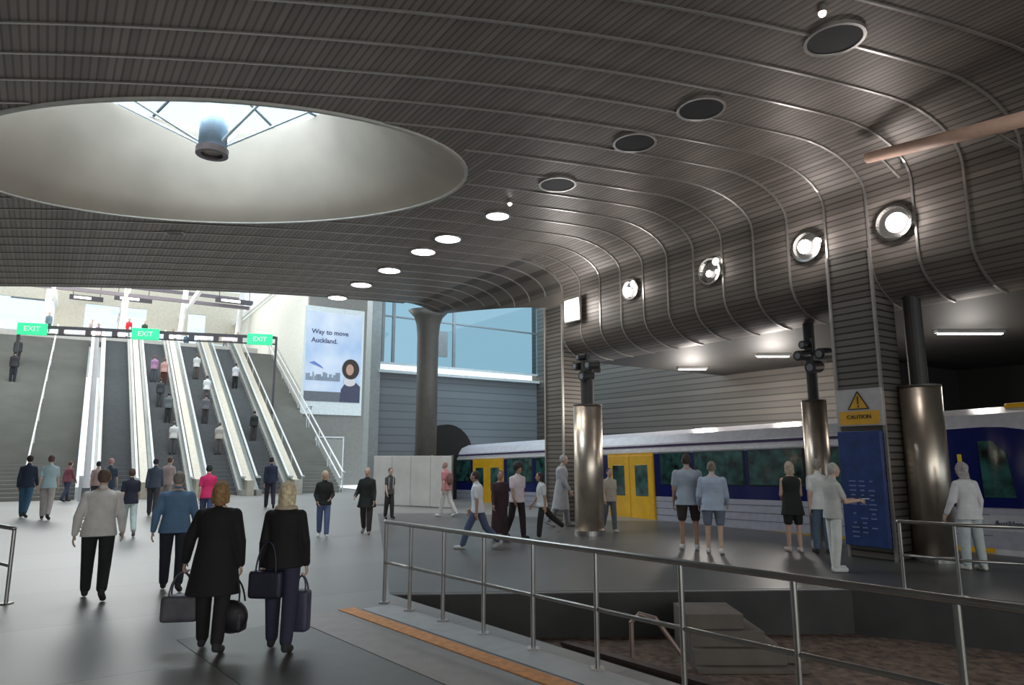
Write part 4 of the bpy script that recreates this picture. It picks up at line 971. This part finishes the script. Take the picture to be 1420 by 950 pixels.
person('slim person in dark clothes with pale straps in front of the white hoarding', 539, 720, 653, hd=150, hair=('short', (.02, .02, .02)), top=('shirt', (.07, .07, .07), 'short'), bottom=('trousers', (.025, .025, .03)), legs=((8, 4), (-6, 8)), build=.85, vox=MID,
     extras=[('strap', (.45, .45, .45), lambda bm, J, tp, hc: [capsule(bm, tp(sx*.08, .12, .1), .018, tp(sx*.08, .12, .5), .018, 8) for sx in (-1, 1)])])
person('person in a pink top and white trousers beside the end of the hoarding', 618, 717, 641, hd=-60, hair=('short', (.35, .25, .22)), top=('shirt', (.50, .20, .22), 'short'), bottom=('trousers', (.62, .60, .58)), shoe=(.6, .6, .58), vox=MID,
     extras=[('backpack', (.20, .11, .10), lambda bm, J, tp, hc: (ball(bm, tp(0, -.17, .27), 1, (.14, .09, .2), 16)))])
person('person in a white tee with a blue print and blue jeans striding left', 662, 762, 650, hd=-75, skin='mid', hair=('short', (.035, .025, .025)), top=('shirt', (.66, .67, .70), 'short'), bottom=('trousers', (.07, .09, .16)), shoe=(.45, .45, .45), legs=((26, 8), (-22, 26)), vox=MID,
     extras=[('shirt_print', (.16, .22, .42), lambda bm, J, tp, hc: ball(bm, tp(0.15, -.02, .3), 1, (.045, .07, .07), 12))])
person('person in a long dark maroon dress standing among the group near the column', 693, 750, 653, hd=170, skin='mid', hair=('short', (.03, .015, .015)), top=('dress', (.035, .014, .018), 'long', -.74), bottom=('trousers', (.02, .01, .012)), vox=MID)
person('person with big dark curly hair in a whitish top and black trousers', 717, 747, 643, hd=150, skin='mid', hair=('afro', (.015, .012, .012)), top=('shirt', (.60, .52, .54), 'short'), bottom=('trousers', (.012, .010, .012)), vox=MID)
person('person in a white top and black trousers striding right with the back leg stretched', 752, 748, 656, hd=-100, skin='mid', hair=('bob', (.015, .012, .015)), top=('shirt', (.58, .58, .58), 'short'), bottom=('trousers', (.018, .014, .018)), shoe=(.3, .3, .3), legs=((10, 5), (-38, 14)), vox=MID)
person('person in a long pale grey coat beside the far slatted column', 779, 731, 626, hd=100, hair=('short', (.32, .32, .33)), top=('coat', (.33, .33, .35), 'long', -.5), bottom=('trousers', (.26, .26, .28)), shoe=(.25, .25, .25), vox=MID)
person('person in a patterned pale top half hidden behind the far steel pillar', 846, 738, 650, hd=170, hair=('short', (.03, .02, .03)), top=('shirt', (.46, .42, .36), 'short'), bottom=('trousers', (.12, .14, .16)), shoe=(.5, .45, .45), vox=MID)
person('man in a grey-blue T-shirt and dark shorts standing before the train windows', 957, 763, 629, hd=8, skin='mid', hair=('short', (.035, .025, .02)), top=('longshirt', (.30, .34, .40), 'short'), bottom=('shorts', (.035, .025, .03)), shoe=(.42, .42, .42), legs=((3, 2), (-2, 2)), arms=((2, 8, 14), (4, 6, 20)), build=1.28, vox=.013)
person('person in a loose pale denim shirt and grey shorts beside the man in shorts', 992, 768, 641, hd=18, hair=('bun', (.20, .16, .13)), top=('longshirt', (.36, .42, .52), 'long'), bottom=('shorts', (.13, .15, .20)), shoe=(.60, .58, .56), legs=((4, 2), (-8, 3)), arms=((4, 12, 30), (6, 10, 40)), build=1.25, vox=.013)
person('woman in a short black dress with pale hair standing in front of the train', 1103, 766, 641, hd=5, hair=('bob', (.45, .36, .28)), top=('dress', (.012, .012, .013), 'none', -.22), bottom=('shorts', (.012, .012, .013)), shoe=(.55, .48, .44), legs=((3, 1), (-2, 1)), arms=((6, 6, 55, 20), (6, 6, 60, 20)), vox=.013)
person('person in a white T-shirt and jeans partly hidden by the person in white', 1142, 768, 638, hd=10, hair=('short', (.30, .27, .24)), top=('longshirt', (.66, .66, .64), 'short'), bottom=('trousers', (.09, .13, .19)), legs=((3, 2), (-3, 2)), vox=.013)
r4, J4, S4 = person('person in white trousers and a grey-white top looking at a phone by the blue panel', 1161, 793, 643, hd=82, hair=('short', (.40, .38, .34)), top=('shirt', (.48, .47, .44), 'short'), bottom=('trousers', (.64, .64, .60)), shoe=(.62, .62, .6), legs=((4, 3), (-3, 4)), arms=((22, 4, 72, 8), (24, 4, 70, 8)), build=.9, vox=.013, curl=50)
q = hand_world(r4, J4, 1, S4, .09); ph = thing('phone', 'small pale phone held by the person in white trousers', 'phone', q, R_(8)); bm = BM(); box(bm, (.03, 0, .02), (.15, .075, .012), bevel=.003); obj('phone_case', bm, mat('phone_pale', (.5, .5, .52), .3), ph); bm = BM(); box(bm, (.03, 0, .027), (.135, .066, .003)); obj('phone_screen', bm, mat('phone_screen', (.25, .28, .33), .1), ph)
person('person in a long white top and pale trousers at the right before the train cab', 1352, 791, 642, hd=-8, hair=('long', (.34, .31, .30)), top=('longshirt', (.62, .60, .60), 'long'), bottom=('trousers', (.46, .50, .50)), shoe=(.6, .58, .52), legs=((3, 2), (-4, 3)), arms=((8, 16, 20), (4, 20, 14)), build=1.05, vox=.013)
# ---- people on the escalators and stairs: (pixel of the feet, lane centre)
def on_slope(px, py, steps_off=0):
    r = ray(px, py); o = Vector((0, 0, CAMZ)); nrm = (Vector((0, 0, 1))-eL*SL)   # plane: z = SL * s
    t_ = (O-o).dot(nrm)/r.dot(nrm); return o+r*t_
FAR = .024
def lanecent(i): return es0+EP*i+(.35+EP-.62)/2
def rider(label, px, py, lane, top, bottom, hair, hd=-30, off=0, sc=1.75, **kw):
    p = on_slope(px, py); s = (p-O).dot(eL); e = (p-O).dot(eR) if lane is None else lanecent(lane)+off
    rise = .17 if lane is None else .20; k_ = max(1, math.floor(s*SL/rise)+1); run = rise/SL
    s = (k_-.5)*run
    w_ = E(e, s, k_*rise); person(label, loc=w_, height=sc, hd=hd, top=top, bottom=bottom, hair=hair, legs=((2, 1), (-2, 1)), arms=((4, 5, 12), (4, 5, 18)), vox=FAR, **kw)
rider('dark-clothed person near the top of the broad stairs at the far left', 16, 533, None, ('jacket', (.03, .03, .035), 'long'), ('trousers', (.02, .02, .025)), ('short', (.02, .02, .02)), sc=1.8)
rider('second dark-clothed person higher on the broad stairs, by the left green sign', 22, 508, None, ('jacket', (.05, .055, .06), 'long'), ('trousers', (.03, .03, .03)), ('short', (.03, .03, .03)))
rider('person in a lilac top on the second escalator beside the one in salmon pink', 188, 530, 1, ('shirt', (.45, .25, .42), 'short'), ('trousers', (.10, .12, .14)), ('short', (.2, .08, .1)), off=-.27)
rider('person in a salmon pink top on the second escalator', 204, 534, 1, ('shirt', (.62, .33, .30), 'short'), ('trousers', (.10, .03, .02)), ('short', (.2, .08, .06)), off=.27)
rider('person in a dark jacket halfway down the second escalator', 206, 568, 1, ('jacket', (.04, .045, .05), 'long'), ('trousers', (.06, .06, .06)), ('short', (.03, .03, .03)), off=-.1)
rider('person with a white bag and dark coat lower on the second escalator', 213, 588, 1, ('jacket', (.12, .13, .13), 'long'), ('trousers', (.03, .03, .03)), ('short', (.03, .03, .03)), off=.22)
rider('person in a pale top low on the second escalator beside the cream deck', 229, 632, 1, ('shirt', (.62, .60, .58), 'short'), ('trousers', (.10, .10, .10)), ('short', (.10, .08, .06)), off=.25)
rider('person in a white shirt and dark skirt near the top of the third escalator', 251, 528, 2, ('shirt', (.60, .60, .60), 'short'), ('trousers', (.10, .08, .08)), ('short', (.12, .08, .05)), off=.0)
rider('person in a white top halfway along the third escalator', 268, 562, 2, ('shirt', (.66, .66, .66), 'short'), ('trousers', (.09, .08, .08)), ('short', (.05, .04, .04)), off=.25)
rider('person in grey on the lower half of the third escalator', 268, 590, 2, ('jacket', (.12, .12, .13), 'long'), ('trousers', (.05, .04, .04)), ('short', (.04, .03, .03)), off=-.1)
rider('person in a beige top low on the third escalator', 290, 636, 2, ('shirt', (.42, .38, .34), 'short'), ('trousers', (.12, .10, .10)), ('short', (.10, .07, .06)), off=.2)
rider('person in a white top and black trousers high on the fourth escalator', 309, 540, 3, ('shirt', (.6, .6, .64), 'short'), ('trousers', (.015, .014, .014)), ('short', (.05, .03, .03)))
rider('person in black holding a red bag halfway down the fourth escalator', 330, 612, 3, ('jacket', (.02, .02, .02), 'long'), ('trousers', (.05, .04, .04)), ('short', (.03, .02, .02)))
# ---- upper hall
def upper(label, px, e_off, s_off, top, bottom, hair, hd=150, z=None):
    zf = UF if s_off > SE+6 else TOPZ
    r = ray(px, 460); t_ = (O+eL*s_off).dot(eL)/r.dot(eL); p = r*t_; p.z = zf
    person(label, loc=p, height=1.75, hd=hd, top=top, bottom=bottom, hair=hair, legs=((8, 3), (-8, 6)), vox=FAR)
upper('person in a red top at the head of the second escalator behind the gantry', 178, 0, SE+7, ('shirt', (.60, .03, .04), 'long'), ('trousers', (.04, .03, .04)), ('short', (.12, .02, .02)))
upper('person in dark green beside the one in red in the upper hall', 200, 0, SE+7.5, ('jacket', (.03, .06, .04), 'long'), ('trousers', (.03, .03, .03)), ('short', (.05, .04, .04)))
upper('person in slate blue in the upper hall above the left green sign', 66, 0, SE+7.5, ('jacket', (.12, .18, .22), 'long'), ('trousers', (.05, .06, .08)), ('short', (.05, .05, .06)))
upper('person in grey in the upper hall right of the white column', 127, 0, SE+9, ('shirt', (.35, .30, .28), 'long'), ('trousers', (.2, .18, .17)), ('short', (.15, .1, .08)))
upper('person in a dark blue coat in the upper hall above the third escalator', 259, 0, SE+12, ('jacket', (.06, .10, .16), 'long'), ('trousers', (.04, .05, .08)), ('short', (.04, .05, .07)))
upper('person in dark clothes in the upper hall above the right green sign', 330, 0, SE+9, ('jacket', (.04, .04, .05), 'long'), ('trousers', (.03, .03, .04)), ('short', (.03, .03, .03)))
upper('person in lilac in the upper hall right of centre', 313, 0, SE+9, ('shirt', (.42, .36, .42), 'long'), ('trousers', (.25, .22, .25)), ('short', (.2, .12, .12)))
upper('person in mauve stepping off the first escalator', 136, 0, SE+3, ('shirt', (.28, .18, .28), 'long'), ('trousers', (.10, .08, .12)), ('short', (.08, .05, .06)))
upper('person in teal stepping off the third escalator', 240, 0, SE+2.5, ('shirt', (.14, .24, .22), 'long'), ('trousers', (.10, .10, .10)), ('short', (.08, .05, .04)))
bpy.data.scenes.remove(TMPS)
